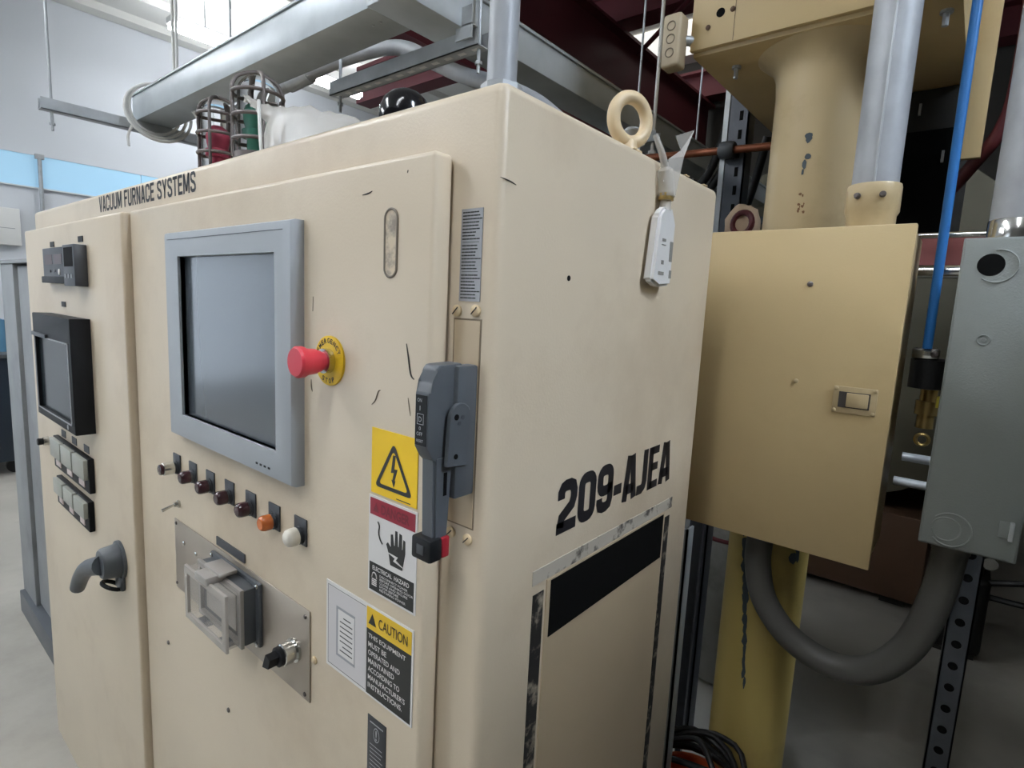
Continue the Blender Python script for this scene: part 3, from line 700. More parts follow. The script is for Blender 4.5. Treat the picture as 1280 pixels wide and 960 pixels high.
# lifting eye on top
def eye(x, y, lab):
    b = mk(); torus(b, (x, y, H + .052), (.93, -.36, 0), .0315, .0098, 36, 12)
    lathe(b, (x, y, H), (0, 0, 1), [(0, .021), (.006, .021), (.010, .014), (.022, .0115)], 24)
    return obj('lifting_eye', b, ivory, cab, lab)
eye(-.035, .325, 'ivory lifting eye bolt on the cabinet roof')
b = mk(); lathe(b, (-.055, .37, H), (0, 0, 1), [(0, .014), (.03, .014), (.03, .02), (.048, .02), (.05, .016), (.055, .010)], 12)
obj('cable_gland', b, galv, cab, 'small metal cable gland')
# paint chips along the roof edge
for (y, s) in ( (.29, .003), (.55, .008), (.47, .007)):
    obj('paint_chip', bx(mk(), -.012, -.004, y, y + s * 2, H - .0008, H + .001, .0003), ivory, cab)

# ------------------------------------------------------------------ things on the cabinet roof
def beacon(x, y, R, rings, ztop, lens, lab, a0):
    t = thing('warning_beacon', lab, 'beacon', (x, y, H), 'caged warning beacons on the cabinet roof')
    obj('base', lathe(mk(), (x, y, H), (0, 0, 1), [(0, R * 1.25), (.015, R * 1.25), (.05, R * 1.05), (.07, R), (.08, R)], 28), iron, t)
    zb = H + .08; hh = ztop - zb - .006; r = R * .82
    obj('glass_globe', lathe(mk(), (x, y, zb), (0, 0, 1), [(0, r), (hh - r * .9, r)] + [(hh - r * .9 + r * .9 * math.sin(a), r * math.cos(a)) for a in (.3, .6, .9, 1.2, 1.5)], 28), glass, t)
    obj('lens', lathe(mk(), (x, y, zb + .002), (0, 0, 1), [(0, r * .5), (.03, r * .5), (.032, r * .68), (.05, r * .70), (.052, r * .55), (.066, r * .62), (.084, r * .66), (.1, r * .55), (.108, r * .3)], 24), lens, t)
    for z in rings: obj('guard_ring', torus(mk(), (x, y, z), (0, 0, 1), R, .0042, 36, 8), iron, t)
    for a in (a0, a0 + math.pi / 2):
        c, s = math.cos(a), math.sin(a); pts = []
        zs = ztop - R * .85
        for z in (H + .07, H + .12, zs): pts.append((x + c * R, y + s * R, z))
        for q in (.35, .8, math.pi / 2, math.pi - .8, math.pi - .35): pts.append((x + c * R * math.cos(q), y + s * R * math.cos(q), zs + R * .85 * math.sin(q)))
        for z in (zs, H + .12, H + .07): pts.append((x - c * R, y - s * R, z))
        obj('guard_bar', tube(mk(), pts, .0042, 8, k=4), iron, t)
beacon(-1.17, .22, .047, (2.065, 2.018, 1.970), 2.112, red_lens, 'red beacon in a wire cage behind the cabinet top edge', -.8)
beacon(-.905, .195, .053, (2.058, 2.008, 1.958), 2.107, green_lens, 'green beacon in a wire cage half covered by plastic sheet', -.25)
# loose plastic sheet
b = mk()
ps = [(-.834, .13, 2.029), (-.785, .13, 2.008), (-.735, .13, 1.991), (-.67, .135, 1.977), (-.602, .14, 1.967), (-.54, .14, 1.948), (-.475, .15, 1.929), (-.42, .16, 1.90),
      (-.824, .125, 2.015), (-.78, .12, 1.994), (-.751, .115, 1.978), (-.710, .11, 1.950), (-.66, .105, 1.915), (-.58, .10, 1.905), (-.50, .10, 1.89), (-.43, .11, 1.87)]
vs = [b.verts.new(p) for p in ps]
for i in range(7): b.faces.new((vs[i], vs[i + 1], vs[i + 9], vs[i + 8]))
bot = [b.verts.new(p) for p in ((-.675, .085, 1.856), (-.62, .08, 1.852), (-.54, .08, 1.852), (-.47, .09, 1.852))]
b.faces.new((vs[11], vs[12], bot[1], bot[0])); b.faces.new((vs[12], vs[13], bot[2], bot[1])); b.faces.new((vs[13], vs[14], bot[3], bot[2]))
bmesh.ops.subdivide_edges(b, edges=b.edges[:], cuts=2, use_grid_fill=True)
for v in b.verts: v.co += Vector((0, random.uniform(-.004, .004), random.uniform(-.004, .004) if v.co.z > 1.86 else 0))
sh = obj('plastic_sheet', b, film); sd = sh.modifiers.new('thickness', 'SOLIDIFY'); sd.thickness = .0012
tag(sh, 'crumpled translucent plastic sheet lying on the cabinet roof beside the green beacon', 'plastic sheet')
tag(obj('cable_tie', tube(mk(), [(-.678, .09, 1.853), (-.706, .10, 1.91), (-.742, .115, 1.996)], .0035, 6), cord_white), 'white plastic strip leaning against the green beacon', 'strip')
# black dome
bd = thing('black_dome', 'shiny black dome on the cabinet roof', 'dome', (-.40, .2, H))
obj('dome', lathe(mk(), (-.40, .2, H + .05), (0, 0, 1), [(0, .040), (.02, .0445), (.045, .043), (.06, .036), (.07, .025), (.0755, .012), (.0765, .0001)], 32), mat('glossy_black', '151417', .15), bd)
obj('base', lathe(mk(), (-.40, .2, H), (0, 0, 1), [(0, .036), (.05, .036), (.05, .03)], 28), black, bd)
# conduit rising from the roof corner
rc_ = thing('conduit', 'slim grey conduit rising from the near corner of the cabinet roof', 'conduit', (-.035, .035, H))
obj('pipe', cyl(mk(), (-.035, .035, H), (-.035, .035, 4.78), .0165, 24), galv_conduit, rc_)
obj('locknut', lathe(mk(), (-.035, .035, H), (0, 0, 1), [(0, .023), (.008, .023), (.008, .017)], 8), galv, rc_)
# bagged tag hanging from the lifting eye down the side
tg = thing('hanging_tag', 'white bagged paper tag tied to the lifting eye, hanging down the cabinet side', 'tag', (.012, .355, 1.66))
b = mk(); prism(b, [(.004, .326, 1.668), (.004, .352, 1.660), (.004, .392, 1.664), (.004, .394, 1.758), (.004, .378, 1.782), (.004, .352, 1.778), (.004, .338, 1.765)], (.016, 0, 0)); bmesh.ops.bevel(b, geom=b.edges[:], offset=.004, segments=2, affect='EDGES')
obj('packet', b, paper, tg)
b = mk()
for (y, z, w, h) in ((.350, 1.728, .012, .004), (.349, 1.722, .014, .0015), (.352, 1.694, .008, .006), (.345, 1.678, .018, .005), (.378, 1.70, .01, .03), (.382, 1.675, .008, .012)): bx(b, .020, .0206, y, y + w, z, z + h)
obj('print', b, mat('tag_print', '8a8780', .6), tg, smooth=False)
obj('neck', tube(mk(), [(.012, .366, 1.775), (.012, .368, 1.80), (.011, .362, 1.825), (.009, .352, 1.85), (0.0, .34, 1.88)], .010, 10, rf=lambda t: .9 - .5 * t + (.5 if .2 < t < .6 else 0)), film, tg)
obj('tie', lathe(mk(), (.012, .367, 1.79), (0, 0, 1), [(0, .0115), (.010, .0115)], 16), brass, tg)
b = mk(); v4 = [b.verts.new(p) for p in ((.012, .352, 1.815), (.018, .385, 1.80), (.02, .40, 1.86), (.022, .425, 1.905), (.015, .375, 1.885), (.014, .40, 1.87), (.012, .365, 1.85))]
b.faces.new((v4[0], v4[1], v4[2], v4[6])); b.faces.new((v4[6], v4[2], v4[5])); b.faces.new((v4[5], v4[2], v4[3])); b.faces.new((v4[5], v4[3], v4[4]))
o = obj('plastic_tail', b, film, tg, smooth=False); sd = o.modifiers.new('thickness', 'SOLIDIFY'); sd.thickness = .001

# ------------------------------------------------------------------ galvanised wireways, struts, rods
wx = thing('wireway', 'long galvanised wireway crossing above the cabinet to the left', 'wireway', (-1.6, .47, 2.3))
obj('trough', bx(mk(), -2.40, -.80, .41, .54, 2.3, 2.398, .002), galv_soft, wx)
obj('cover', bx(mk(), -2.41, -.80, .405, .545, 2.398, 2.404), galv_soft, wx, smooth=False)
for x in (-.83, -.86): screw(wx, (x, .47, 2.2995), (0, 0, -1), .004, galv)
wy = thing('wireway', 'galvanised wireway running back beside the maroon roof beam', 'wireway', (-.74, 2.5, 2.3))
obj('trough', bx(mk(), -.80, -.68, .405, 3.25, 2.3, 2.388, .002), galv_soft, wy)
obj('cover', bx(mk(), -.806, -.674, .40, 3.25, 2.388, 2.396), galv_soft, wy, smooth=False)
obj('hinge_box', bx(mk(), -.68, -.672, .50, .56, 2.36, 2.39), galv, wy, smooth=False)
def strut(name, label, p0, p1, w=.041, h=.041, slots=True):
    """U channel, open side up, along X or Y"""
    t = thing(name, label, 'strut', ((p0[0] + p1[0]) / 2, (p0[1] + p1[1]) / 2, p0[2]))
    x0, y0, z = p0; x1, y1, _ = p1; th = .0025; b = mk()
    if abs(x1 - x0) > abs(y1 - y0):
        bx(b, x0, x1, y0 - w / 2, y0 + w / 2, z, z + th); bx(b, x0, x1, y0 - w / 2, y0 - w / 2 + th, z, z + h); bx(b, x0, x1, y0 + w / 2 - th, y0 + w / 2, z, z + h)
    else:
        bx(b, x0 - w / 2, x0 + w / 2, y0, y1, z, z + th); bx(b, x0 - w / 2, x0 - w / 2 + th, y0, y1, z, z + h); bx(b, x0 + w / 2 - th, x0 + w / 2, y0, y1, z, z + h)
    obj('channel', b, galv, t, smooth=False)
    if slots:
        L = max(abs(x1 - x0), abs(y1 - y0)); n = int(L / .05)
        for i in range(n):
            q = .025 + i * .05
            if abs(x1 - x0) > abs(y1 - y0): bb = bx(mk(), x0 + q - .012, x0 + q + .012, y0 - .006, y0 + .006, z - .0004, z)
            else: bb = bx(mk(), x0 - .006, x0 + .006, y0 + q - .012, y0 + q + .012, z - .0004, z)
            obj('slot', bb, mat('slot_light', 'd8d8d4', .4), t, smooth=False)
    return t
def rod(label, x, y, z0, z1, r=.0048, m_=galv):
    t = thing('threaded_rod', label, 'rod', (x, y, z0))
    obj('rod', cyl(mk(), (x, y, z0), (x, y, z1), r, 10), m_, t)
    for z in (z0 + .02,): obj('nut', lathe(mk(), (x, y, z), (0, 0, 1), [(0, r * 2), (r * 1.6, r * 2)], 6), m_, t)
strut('strut_channel', 'strut channel carrying the left end of the wireway', (-2.37, .10, 2.2585), (-2.37, .86, 2.2585), slots=False)
rod('threaded rod hanging at the near end of the left strut', -2.37, .135, 2.19, 4.8)
rod('threaded rod hanging at the far end of the left strut', -2.37, .80, 2.19, 4.8)
strut('strut_channel', 'slotted strut channel under the junction of the wireways', (-1.29, .64, 2.2585), (-.64, .64, 2.2585))
rod('threaded rod through the near end of the slotted strut', -1.26, .64, 2.21, 4.8)
rod('threaded rod beside the wireway junction', -.655, .64, 2.20, 4.8)
obj_ = thing('beam_clamp', 'small bent steel clip on the end of the slotted strut', 'clip', (-.655, .61, 2.3))
obj('clip_plate', bx(bx(mk(), -.70, -.645, .60, .605, 2.27, 2.345), -.70, -.645, .60, .62, 2.30, 2.3032), galv, obj_, smooth=False)
strut('strut_channel', 'far strut channel under the long wireway', (-.86, 1.59, 2.2585), (-.62, 1.59, 2.2585), slots=False)
rod('white rod hanging behind the lifting eye', -.64, 1.59, 2.20, 4.8, .007, cord_white)
rod('thin rod hanging left of the white rod', -.84, 1.82, 2.20, 4.8)
rod('thin rod near the far end of the long wireway', -.84, 2.46, 2.25, 4.8)
# bent conduit behind the slotted strut
bc = thing('bent_conduit', 'bent shiny conduit passing under the wireway junction', 'conduit', (-1.2, .73, 2.3))
obj('pipe', tube(mk(), [(-2.0, .60, 2.30), (-1.75, .64, 2.345), (-1.45, .70, 2.405), (-1.25, .73, 2.418), (-1.07, .73, 2.39), (-.93, .73, 2.32), (-.80, .73, 2.255), (-.66, .73, 2.20), (-.5, .73, 2.11), (-.42, .73, 2.0), (-.40, .73, 1.7), (-.40, .73, 0)], .022, 16), galv_conduit, bc)
obj('connector', tube(mk(), [(-1.62, .668, 2.372), (-1.52, .69, 2.392)], .027, 14), galv, bc)
# cord wound round the wireway end and hung from the roof
cd = thing('hanging_rope', 'white cord looped round the left end of the wireway', 'cord', (-2.3, .47, 2.2))
for k in range(3):
    pts = []
    for i in range(24):
        a = 2 * math.pi * i / 24
        pts.append((-2.30 + k * .016 + .02 * math.sin(a + k), .462 + (.095 + .010 * k) * math.cos(a), 2.345 + (.092 + .008 * k) * math.sin(a) - .010 * k))
    obj('loop', tube(mk(), pts, .006, 8, False, closed=True), cord_white, cd)
for s in (-1, 1): obj('hanging_cord', tube(mk(), [(-2.12 + .02 * s, .475, 4.79), (-2.12 + .025 * s, .475, 3.2), (-2.12 + .012 * s, .475, 2.404)], .006, 8), cord_white, cd)
obj('tail', tube(mk(), [(-2.28, .37, 2.26), (-2.30, .36, 2.22), (-2.295, .36, 2.18)], .005, 6), cord_white, cd)
obj('bundle', tube(mk(), [(-1.98, .49, 2.3), (-1.99, .52, 2.27), (-2.02, .54, 2.255), (-1.96, .5, 2.25)], .02, 8), cord_white, cd)

# ------------------------------------------------------------------ grey rack beyond the left end of the cabinet
gr = thing('grey_rack', 'grey steel rack standing beyond the left end of the cabinet', 'rack', (-2.6, .35, 0))
rackm = mat('rack_grey_paint', '7f8283', .5, var=.12, scale=6, dirt='55565a', dirt_amt=.5, dirt_scale=4)
obj('side_post', bx(mk(), -3.12, -2.86, .07, .60, .0, 1.70, .004), rackm, gr)
obj('panel', bx(mk(), -2.85, -2.06, .085, .58, .12, 1.69, .004), rackm, gr)
obj('base_rail', bx(mk(), -3.10, -2.06, .05, .60, 0, .11, .004), darkgrey, gr)
obj('top_cap', bx(mk(), -3.125, -2.06, .065, .60, 1.70, 1.715), rackm, gr, smooth=False)
obj('seam', bx(mk(), -2.86, -2.85, .09, .58, .12, 1.69), black, gr, smooth=False)
screw(gr, (-2.45, .085, .42), (0, -1, 0), .01, iron)
# tool cart by the left wall
tc_ = thing('tool_cart', 'dark blue wheeled tool cart near the left wall', 'cart', (-6.2, .5, 0))
navy = mat('navy_paint', '26303c', .45)
obj('cabinet', bx(mk(), -6.6, -5.75, .1, .55, .12, 1.0, .01), navy, tc_)
obj('drawer_front', bx(mk(), -6.55, -5.8, .085, .1, .62, .95, .004), navy, tc_); obj('drawer_front', bx(mk(), -6.55, -5.8, .085, .1, .2, .58, .004), navy, tc_)
obj('worktop', bx(mk(), -6.65, -5.70, .07, .58, 1.0, 1.03, .004), darkgrey, tc_)
for x in (-6.5, -5.85):
    for y in (.18, .48): obj('caster', lathe(mk(), (x - .02, y, .06), (1, 0, 0), [(0, .06), (.04, .06)], 16), rubber, tc_)
bb = thing('parts_bin', 'blue plastic bin standing on the tool cart', 'bin', (-6.15, .33, 1.03))
obj('tray', bx(bx(bx(bx(bx(mk(), -6.4, -5.95, .15, .5, 1.03, 1.04), -6.4, -6.39, .15, .5, 1.04, 1.3), -5.96, -5.95, .15, .5, 1.04, 1.3), -6.4, -5.95, .15, .16, 1.04, 1.3), -6.4, -5.95, .49, .5, 1.04, 1.3), mat('bin_blue', '5f8fae', .5), bb, smooth=False)
wb = thing('wall_box', 'white box mounted on the left wall below the blue window', 'box', (-7.93, .72, 2.0))
obj('case', bx(mk(), -8.0, -7.9, .40, .98, 2.02, 2.42, .01), white_en, wb); obj('lid_seam', bx(mk(), -7.9, -7.896, .45, .93, 2.2, 2.205), sticker_grey, wb, smooth=False)
wc = thing('wall_conduit', 'thin grey conduit running up the left wall across the blue window', 'conduit', (-7.96, 1.19, 0))
obj('pipe', cyl(mk(), (-7.955, 1.19, 0), (-7.955, 1.19, 3.05), .02, 10), galv, wc); obj('clip', bx(mk(), -8, -7.93, 1.15, 1.23, 3.0, 3.05), galv, wc, smooth=False)

# ------------------------------------------------------------------ tan enclosure on the right
te = thing('tan_enclosure', 'tan wall-hung electrical enclosure with flush slide latch', 'enclosure', (.03, .9, 1.143))
obj('body', bx(mk(), -.25, .289, .815, 1.0, 1.15, 1.797, .004), tan, te)
obj('door', bx(mk(), -.255, .294, .80, .816, 1.143, 1.803, .003), tan, te)
lt_ = obj('latch_plate', bx(mk(), .196, .270, .797, .80, 1.445, 1.497, .0012), tan2, te, 'flush slide latch')
obj('recess', bx(mk(), .206, .259, .7962, .7972, 1.456, 1.487), scuff_m, lt_, smooth=False)
obj('slider', bx(mk(), .2195, .2565, .7935, .7965, 1.458, 1.4855, .0015), tan2, lt_)
for p in ((.2005, 1.4925), (.2655, 1.4935), (.2005, 1.4495), (.2655, 1.4495)): screw(lt_, (p[0], .797, p[1]), (0, -1, 0), .0038, tan2)
screw(te, (.131, .80, 1.693), (0, -1, 0), .0055, iron, 'rivet'); screw(te, (.126, .80, 1.497), (0, -1, 0), .0045, tan2, 'rivet')
obj('cable_gland', lathe(mk(), (.068, .90, 1.15), (0, 0, -1), [(0, .036), (.012, .036), (.012, .031), (.03, .030), (.03, .026)], 18), tan2, te)
# round column behind it
rcx = thing('round_column', 'thick round tan and yellow column behind the tan enclosure', 'column', (.03, 1.14, 0))
obj('upper_shaft', lathe(mk(), (.03, 1.14, 1.15), (0, 0, 1), [(0, .1), (1.02, .1), (1.06, .104), (1.085, .115), (1.10, .135), (1.112, .15)], 48), tan2, rcx)
obj('lower_shaft', cyl(mk(), (.03, 1.14, 0), (.03, 1.14, 1.15), .1, 48), yellow_col, rcx)
b = mk()
def colpatch(pts_a_z, r=.1012, c=(.03, 1.14)):
    vs_ = [b.verts.new((c[0] + r * math.cos(a), c[1] + r * math.sin(a), z)) for a, z in pts_a_z]
    b.faces.new(vs_)
def blob(a, z, da, dz, n=9):
    colpatch([(a + da * math.cos(t * 2 * math.pi / n) * random.uniform(.6, 1.1), z + dz * math.sin(t * 2 * math.pi / n) * random.uniform(.6, 1.1)) for t in range(n)])
A = -math.pi / 2
blob(A + .08, 2.048, .11, .008); blob(A + .10, 2.043, .07, .012); blob(A + .11, 2.003, .09, .008); blob(A + .06, 1.985, .05, .012); blob(A + .04, 1.968, .03, .010)
for k in range(14): blob(A - .33 + k * .028 + random.uniform(-.02, .02), 1.03 - k * .029, .13 * random.uniform(.6, 1.2) * (1.1 - k * .05), .024)
blob(A - .42, 1.06, .09, .013); blob(A + .95, 1.055, .10, .025); blob(A + .88, 1.015, .16, .017); blob(A + 1.0, 1.03, .08, .03)
obj('paint_chips', b, mat('blue_grey_undercoat', '3f4a50', .6), rcx, 'dark chips in the paint', smooth=False)
b = mk()
for k in range(9): blob(A + .12 + random.uniform(-.1, .1), 1.90 + random.uniform(-.03, .02), .03 * random.random() + .01, .004)
obj('rust_spots', b, mat('rust_brown', '75563a', .7), rcx, smooth=False)
# overhead tan box
ub = thing('overhead_box', 'big tan metal box overhead resting on the round column', 'box', (.05, 1.6, 2.262))
obj('housing', bx(mk(), -.24, .298, .985, 2.3, 2.262, 3.0, .003), tan, ub)
obj('front_cover', bx(mk(), -.243, .300, .97, .985, 2.272, 3.0, .002), tan, ub)
obj('round_hole', lathe(mk(), (-.172, .97, 2.345), (0, -1, 0), [(0, .0105), (.0006, .0105)], 20), blackm, ub)
for p in ((-.143, 2.345), (-.20, 2.318), (.045, 2.345)): screw(ub, (p[0], .97, p[1]), (0, -1, 0), .006, brown_m)
b = mk(); bx(b, -.137, -.1362, .9692, .97, 2.274, 3.0); obj('seam', b, scuff_m, ub, smooth=False)
for p in ((-.165, 1.09), (.27, 1.05), (-.06, 1.5)):
    obj('hanger_bolt', lathe(mk(), (p[0], p[1], 2.262), (0, 0, -1), [(0, .012), (.006, .012), (.006, .006), (.03, .006)], 8), galv, ub)
jb = thing('junction_box', 'small tan junction box with three knockouts beside the overhead box', 'junction box', (-.29, .96, 2.25))
obj('case', bx(mk(), -.297, -.249, .92, .968, 2.228, 2.352, .008, 3), mat('junction_tan', 'a3957c', .5), jb)
for z in (2.322, 2.292, 2.260):
    b = mk(); torus(b, (-.273, .9195, z), (0, 1, 0), .0105, .0013, 20, 5); obj('knockout', b, mat('junction_dark', '6f6553', .6), jb)
obj('nipple', cyl(mk(), (-.262, .960, 2.30), (-.235, .985, 2.30), .012, 14), galv, jb)
# rigid conduits
def big_conduit(x, y, r, z0, z1, lab, coup=None):
    t = thing('rigid_conduit', lab, 'conduit', (x, y, z0))
    b = lathe(mk(), (x, y, z0), (0, 0, 1), [(0, r), (z1 - z0, r)], 36); obj('pipe', b, galv_conduit, t)
    return t
t = big_conduit(.207, .888, .0405, 1.80, 4.79, 'large galvanised conduit rising from the tan enclosure through a tan coupling')
obj('seam', tube(mk(), [(.211, .8475, 1.875), (.211, .8475, 3.5)], .0022, 6, False), galv, t)
cp = obj('coupling', lathe(mk(), (.207, .888, 1.803), (0, 0, 1), [(0, .043), (.028, .0435), (.036, .0475), (.082, .0475), (.088, .046), (.088, .041)], 36), tan2, t, 'tan clamp coupling')
for dx in (-.02, .021):
    q = Vector((.207 + dx, .888 - math.sqrt(.047 ** 2 - dx ** 2), 1.866))
    obj('clamp_screw', lathe(mk(), q, (dx * 8, -1, 0), [(-.004, .006), (.005, .006), (.005, .0045), (.012, .004)], 10), iron, cp)
t = big_conduit(.432, .885, .041, 1.774, 4.79, 'large galvanised conduit rising from the grey enclosure')
obj('hub', lathe(mk(), (.432, .885, 1.774), (0, 0, 1), [(0, .046), (.006, .046), (.006, .0425), (.036, .0425), (.038, .041)], 36), chrome, t, 'bright metal hub')
# grey enclosure
ge = thing('grey_enclosure', 'narrow grey electrical enclosure with knockouts beside the tan enclosure', 'enclosure', (.43, .87, 1.225))
obj('body', bx(mk(), .3625, .4995, .80, .955, 1.226, 1.774, .003), greybox, ge)
obj('cover', bx(mk(), .3655, .4965, .796, .80, 1.23, 1.771, .0015), greybox, ge)
obj('open_knockout', lathe(mk(), (.4035, .796, 1.728), (0, -1, 0), [(0, .0185), (.0006, .0185)], 28), blackm, ge)
def arc(name, cx, cz, r, a0=0, a1=360, tr=.0015):
    pts = [(cx + r * math.cos(math.radians(a)), .7958, cz + r * math.sin(math.radians(a))) for a in range(int(a0), int(a1) + 1, 10)]
    obj(name, tube(mk(), pts, tr, 6, False), greybox, ge)
arc('knockout_ring', .412, 1.726, .027, -130, 100); arc('knockout_ring', .400, 1.262, .021, -170, 170); arc('knockout_ring', .406, 1.262, .030, -140, 140, .0018); arc('knockout_ring', .4095, 1.602, .0085, 0, 360, .0012)
obj('stud', lathe(mk(), (.4095, .796, 1.602), (0, -1, 0), [(0, .004), (.002, .0035)], 12), greybox, ge)
hp = obj('hasp', bx(mk(), .470, .489, .793, .796, 1.270, 1.298, .001), greybox, ge); obj('hasp_tab', bx(mk(), .483, .489, .784, .794, 1.268, 1.30, .001), galv, hp)
# flexible conduit loop
fc = thing('flexible_conduit', 'thick dark flexible conduit looping from the tan enclosure to the grey enclosure', 'conduit', (.24, .9, .85))
obj('hose', tube(mk(), [(.068, .90, 1.125), (.068, .90, 1.05), (.092, .90, .965), (.155, .90, .898), (.24, .90, .872), (.315, .90, .895), (.372, .90, .975), (.402, .90, 1.09), (.412, .90, 1.195)], .029, 20, k=10), flexm, fc)
obj('fitting', lathe(mk(), (.412, .90, 1.226), (0, 0, -1), [(0, .036), (.01, .036), (.012, .032), (.035, .031)], 20), flexm, fc)
# perforated strut post
pp_ = thing('perforated_post', 'tall perforated steel strut post below the grey enclosure', 'post', (.445, .99, 0))
b = mk(); bx(b, .425, .466, .965, .968, 0, 2.0); bx(b, .425, .428, .965, 1.006, 0, 2.0); bx(b, .463, .466, .965, 1.006, 0, 2.0)
obj('channel', b, dark_steel, pp_, smooth=False)
for i in range(40):
    z = .02 + i * .048; obj('hole', lathe(mk(), (.4455, .965, z), (0, -1, 0), [(0, .0085), (.0005, .0085)], 14), blackm, pp_)
# blue tube with clamp
bt = thing('blue_air_line', 'bright blue plastic air line running vertically between the two conduits', 'tube', (.325, .99, 1.56))
obj('tube', cyl(mk(), (.324, .985, 1.575), (.319, .985, 3.2), .0088, 18), blue_tube, bt)
vc = thing('pipe_clamp', 'shiny pipe clamp at the foot of the blue air line', 'clamp', (.325, 1.02, 1.54))
obj('band', bx(mk(), .298, .345, 1.0, 1.04, 1.553, 1.575, .004), chrome, vc); screw(vc, (.337, 1.0, 1.564), (0, -1, 0), .007, iron)
obj('rubber_body', lathe(mk(), (.328, 1.03, 1.49), (0, 0, 1), [(0, .032), (.06, .032), (.064, .026)], 20), rubber, vc)

# ------------------------------------------------------------------ clutter between and behind the enclosures
def pipe(name, label, pts, r, m_, cat='pipe', smooth=True):
    o = obj(name, tube(mk(), pts, r, 14, smooth), m_); return tag(o, label, cat)
pipe('chrome_pipe', 'bright horizontal pipe between the tan and grey enclosures', [(.25, 1.12, 1.742), (.6, 1.12, 1.742)], .015, chrome, smooth=False)
pipe('chrome_pipe', 'thin bright rail above the horizontal pipe between the enclosures', [(.25, 1.16, 1.826), (.6, 1.16, 1.826)], .007, chrome, smooth=False)
pipe('steel_rung', 'upper steel rung low between the two enclosures', [(.30, 1.12, 1.318), (.55, 1.12, 1.318)], .010, galv, 'rung', False)
pipe('steel_rung', 'lower steel rung low between the two enclosures', [(.29, 1.12, 1.258), (.55, 1.12, 1.258)], .010, galv, 'rung', False)
v = thing('brass_valve', 'small brass valve beside the tan enclosure', 'valve', (.335, 1.06, 1.38))
obj('body', lathe(mk(), (.335, 1.06, 1.40), (0, 0, 1), [(0, .016), (.03, .016), (.03, .022), (.06, .022), (.06, .016), (.085, .016)], 12), brass, v)
b = mk(); torus(b, (.335, 1.05, 1.375), (0, 1, 0), .012, .004, 16, 8); obj('ring', b, brass, v)
obj('lever', bx(mk(), .35, .362, 1.03, 1.04, 1.45, 1.475, .002), mat('yellow_lever', 'b9a93a', .5), v)
o = obj('red_panel', bx(mk(), .20, .62, 1.20, 1.21, 1.76, 1.83), mat('dull_red', '6e3a36', .6), smooth=False); tag(o, 'dull red panel behind the bright rail', 'panel')  # a flat panel, no crossbar
pipe('maroon_hose', 'maroon rubber hose curving behind the right conduit', [(.30, 1.45, 1.98), (.34, 1.40, 2.03), (.385, 1.36, 2.10), (.40, 1.34, 2.22), (.40, 1.34, 2.6)], .016, hose_red, 'hose')
o = obj('tan_panel', bx(mk(), .306, .352, 1.34, 1.36, 2.03, 3.0, .002), tan); tag(o, 'narrow vertical tan panel behind the blue air line', 'panel')  # a flat upright panel, no duct
o = obj('steel_angle', bx(bx(mk(), .430, .436, 1.34, 1.42, 0, 3.0), .430, .46, 1.34, 1.346, 0, 3.0), dark_steel, smooth=False); tag(o, 'dark steel angle standing behind the right conduit', 'angle')
# unseen rack added behind the cabinet to keep light off the right floor
sr = thing('blocker_rack', 'unseen tall rack added behind the control cabinet to block light', 'rack', (-2.6, 2.5, 0))
for x in (-4.4, -.9):
    for y in (2.12, 2.88): obj('upright', bx(mk(), x - .03, x + .03, y - .03, y + .03, 0, 2.45), dark_steel, sr, smooth=False)
for z in (.12, .85, 1.6, 2.4): obj('shelf', bx(mk(), -4.43, -.87, 2.09, 2.91, z, z + .04), dark_steel, sr, smooth=False)
obj('back_sheet', bx(mk(), -4.4, -.9, 2.86, 2.88, .1, 2.4), machine2, sr, smooth=False)
pipe('brace_rod', 'maroon diagonal brace meeting the roof beam near the bright skylight', [(-2.46, 4.72, 4.09), (-.6, 3.02, 3.95)], .022, maroon, 'brace', False)
# furnace behind
fv = thing('furnace', 'big dark furnace body filling the background behind the enclosures', 'furnace', (.3, 4.2, 0))
obj('base_frame', bx(mk(), -.9, .33, 3.35, 5.2, .05, .55, .01), brown_m, fv)
for x in (-.8, .2): obj('foot', bx(mk(), x - .06, x + .06, 3.4, 3.55, 0, .05), machine, fv, smooth=False)
obj('shell', lathe(mk(), (-.3, 3.4, 1.6), (0, 1, 0), [(0, .85), (.04, .98), (.2, 1.0), (1.8, 1.0)], 40), machine, fv)
obj('front_flange', lathe(mk(), (-.3, 3.33, 1.6), (0, 1, 0), [(0, .5), (.02, 1.02), (.07, 1.02)], 40), machine2, fv)
dm = thing('dark_cabinet', 'black equipment cabinet hung between the round column and the right conduit', 'cabinet', (.25, 1.9, 0))
obj('case', bx(mk(), .14, .30, 1.5, 2.2, 1.84, 2.26, .004), machine, dm)
obj('door_panel', bx(mk(), .15, .29, 1.49, 1.5, 1.86, 2.15, .003), blackm, dm)
for p in ((.20, 2.19), (.265, 2.06)): obj('hinge', bx(mk(), p[0], p[0] + .006, 1.482, 1.49, p[1], p[1] + .03), galv, dm, smooth=False)
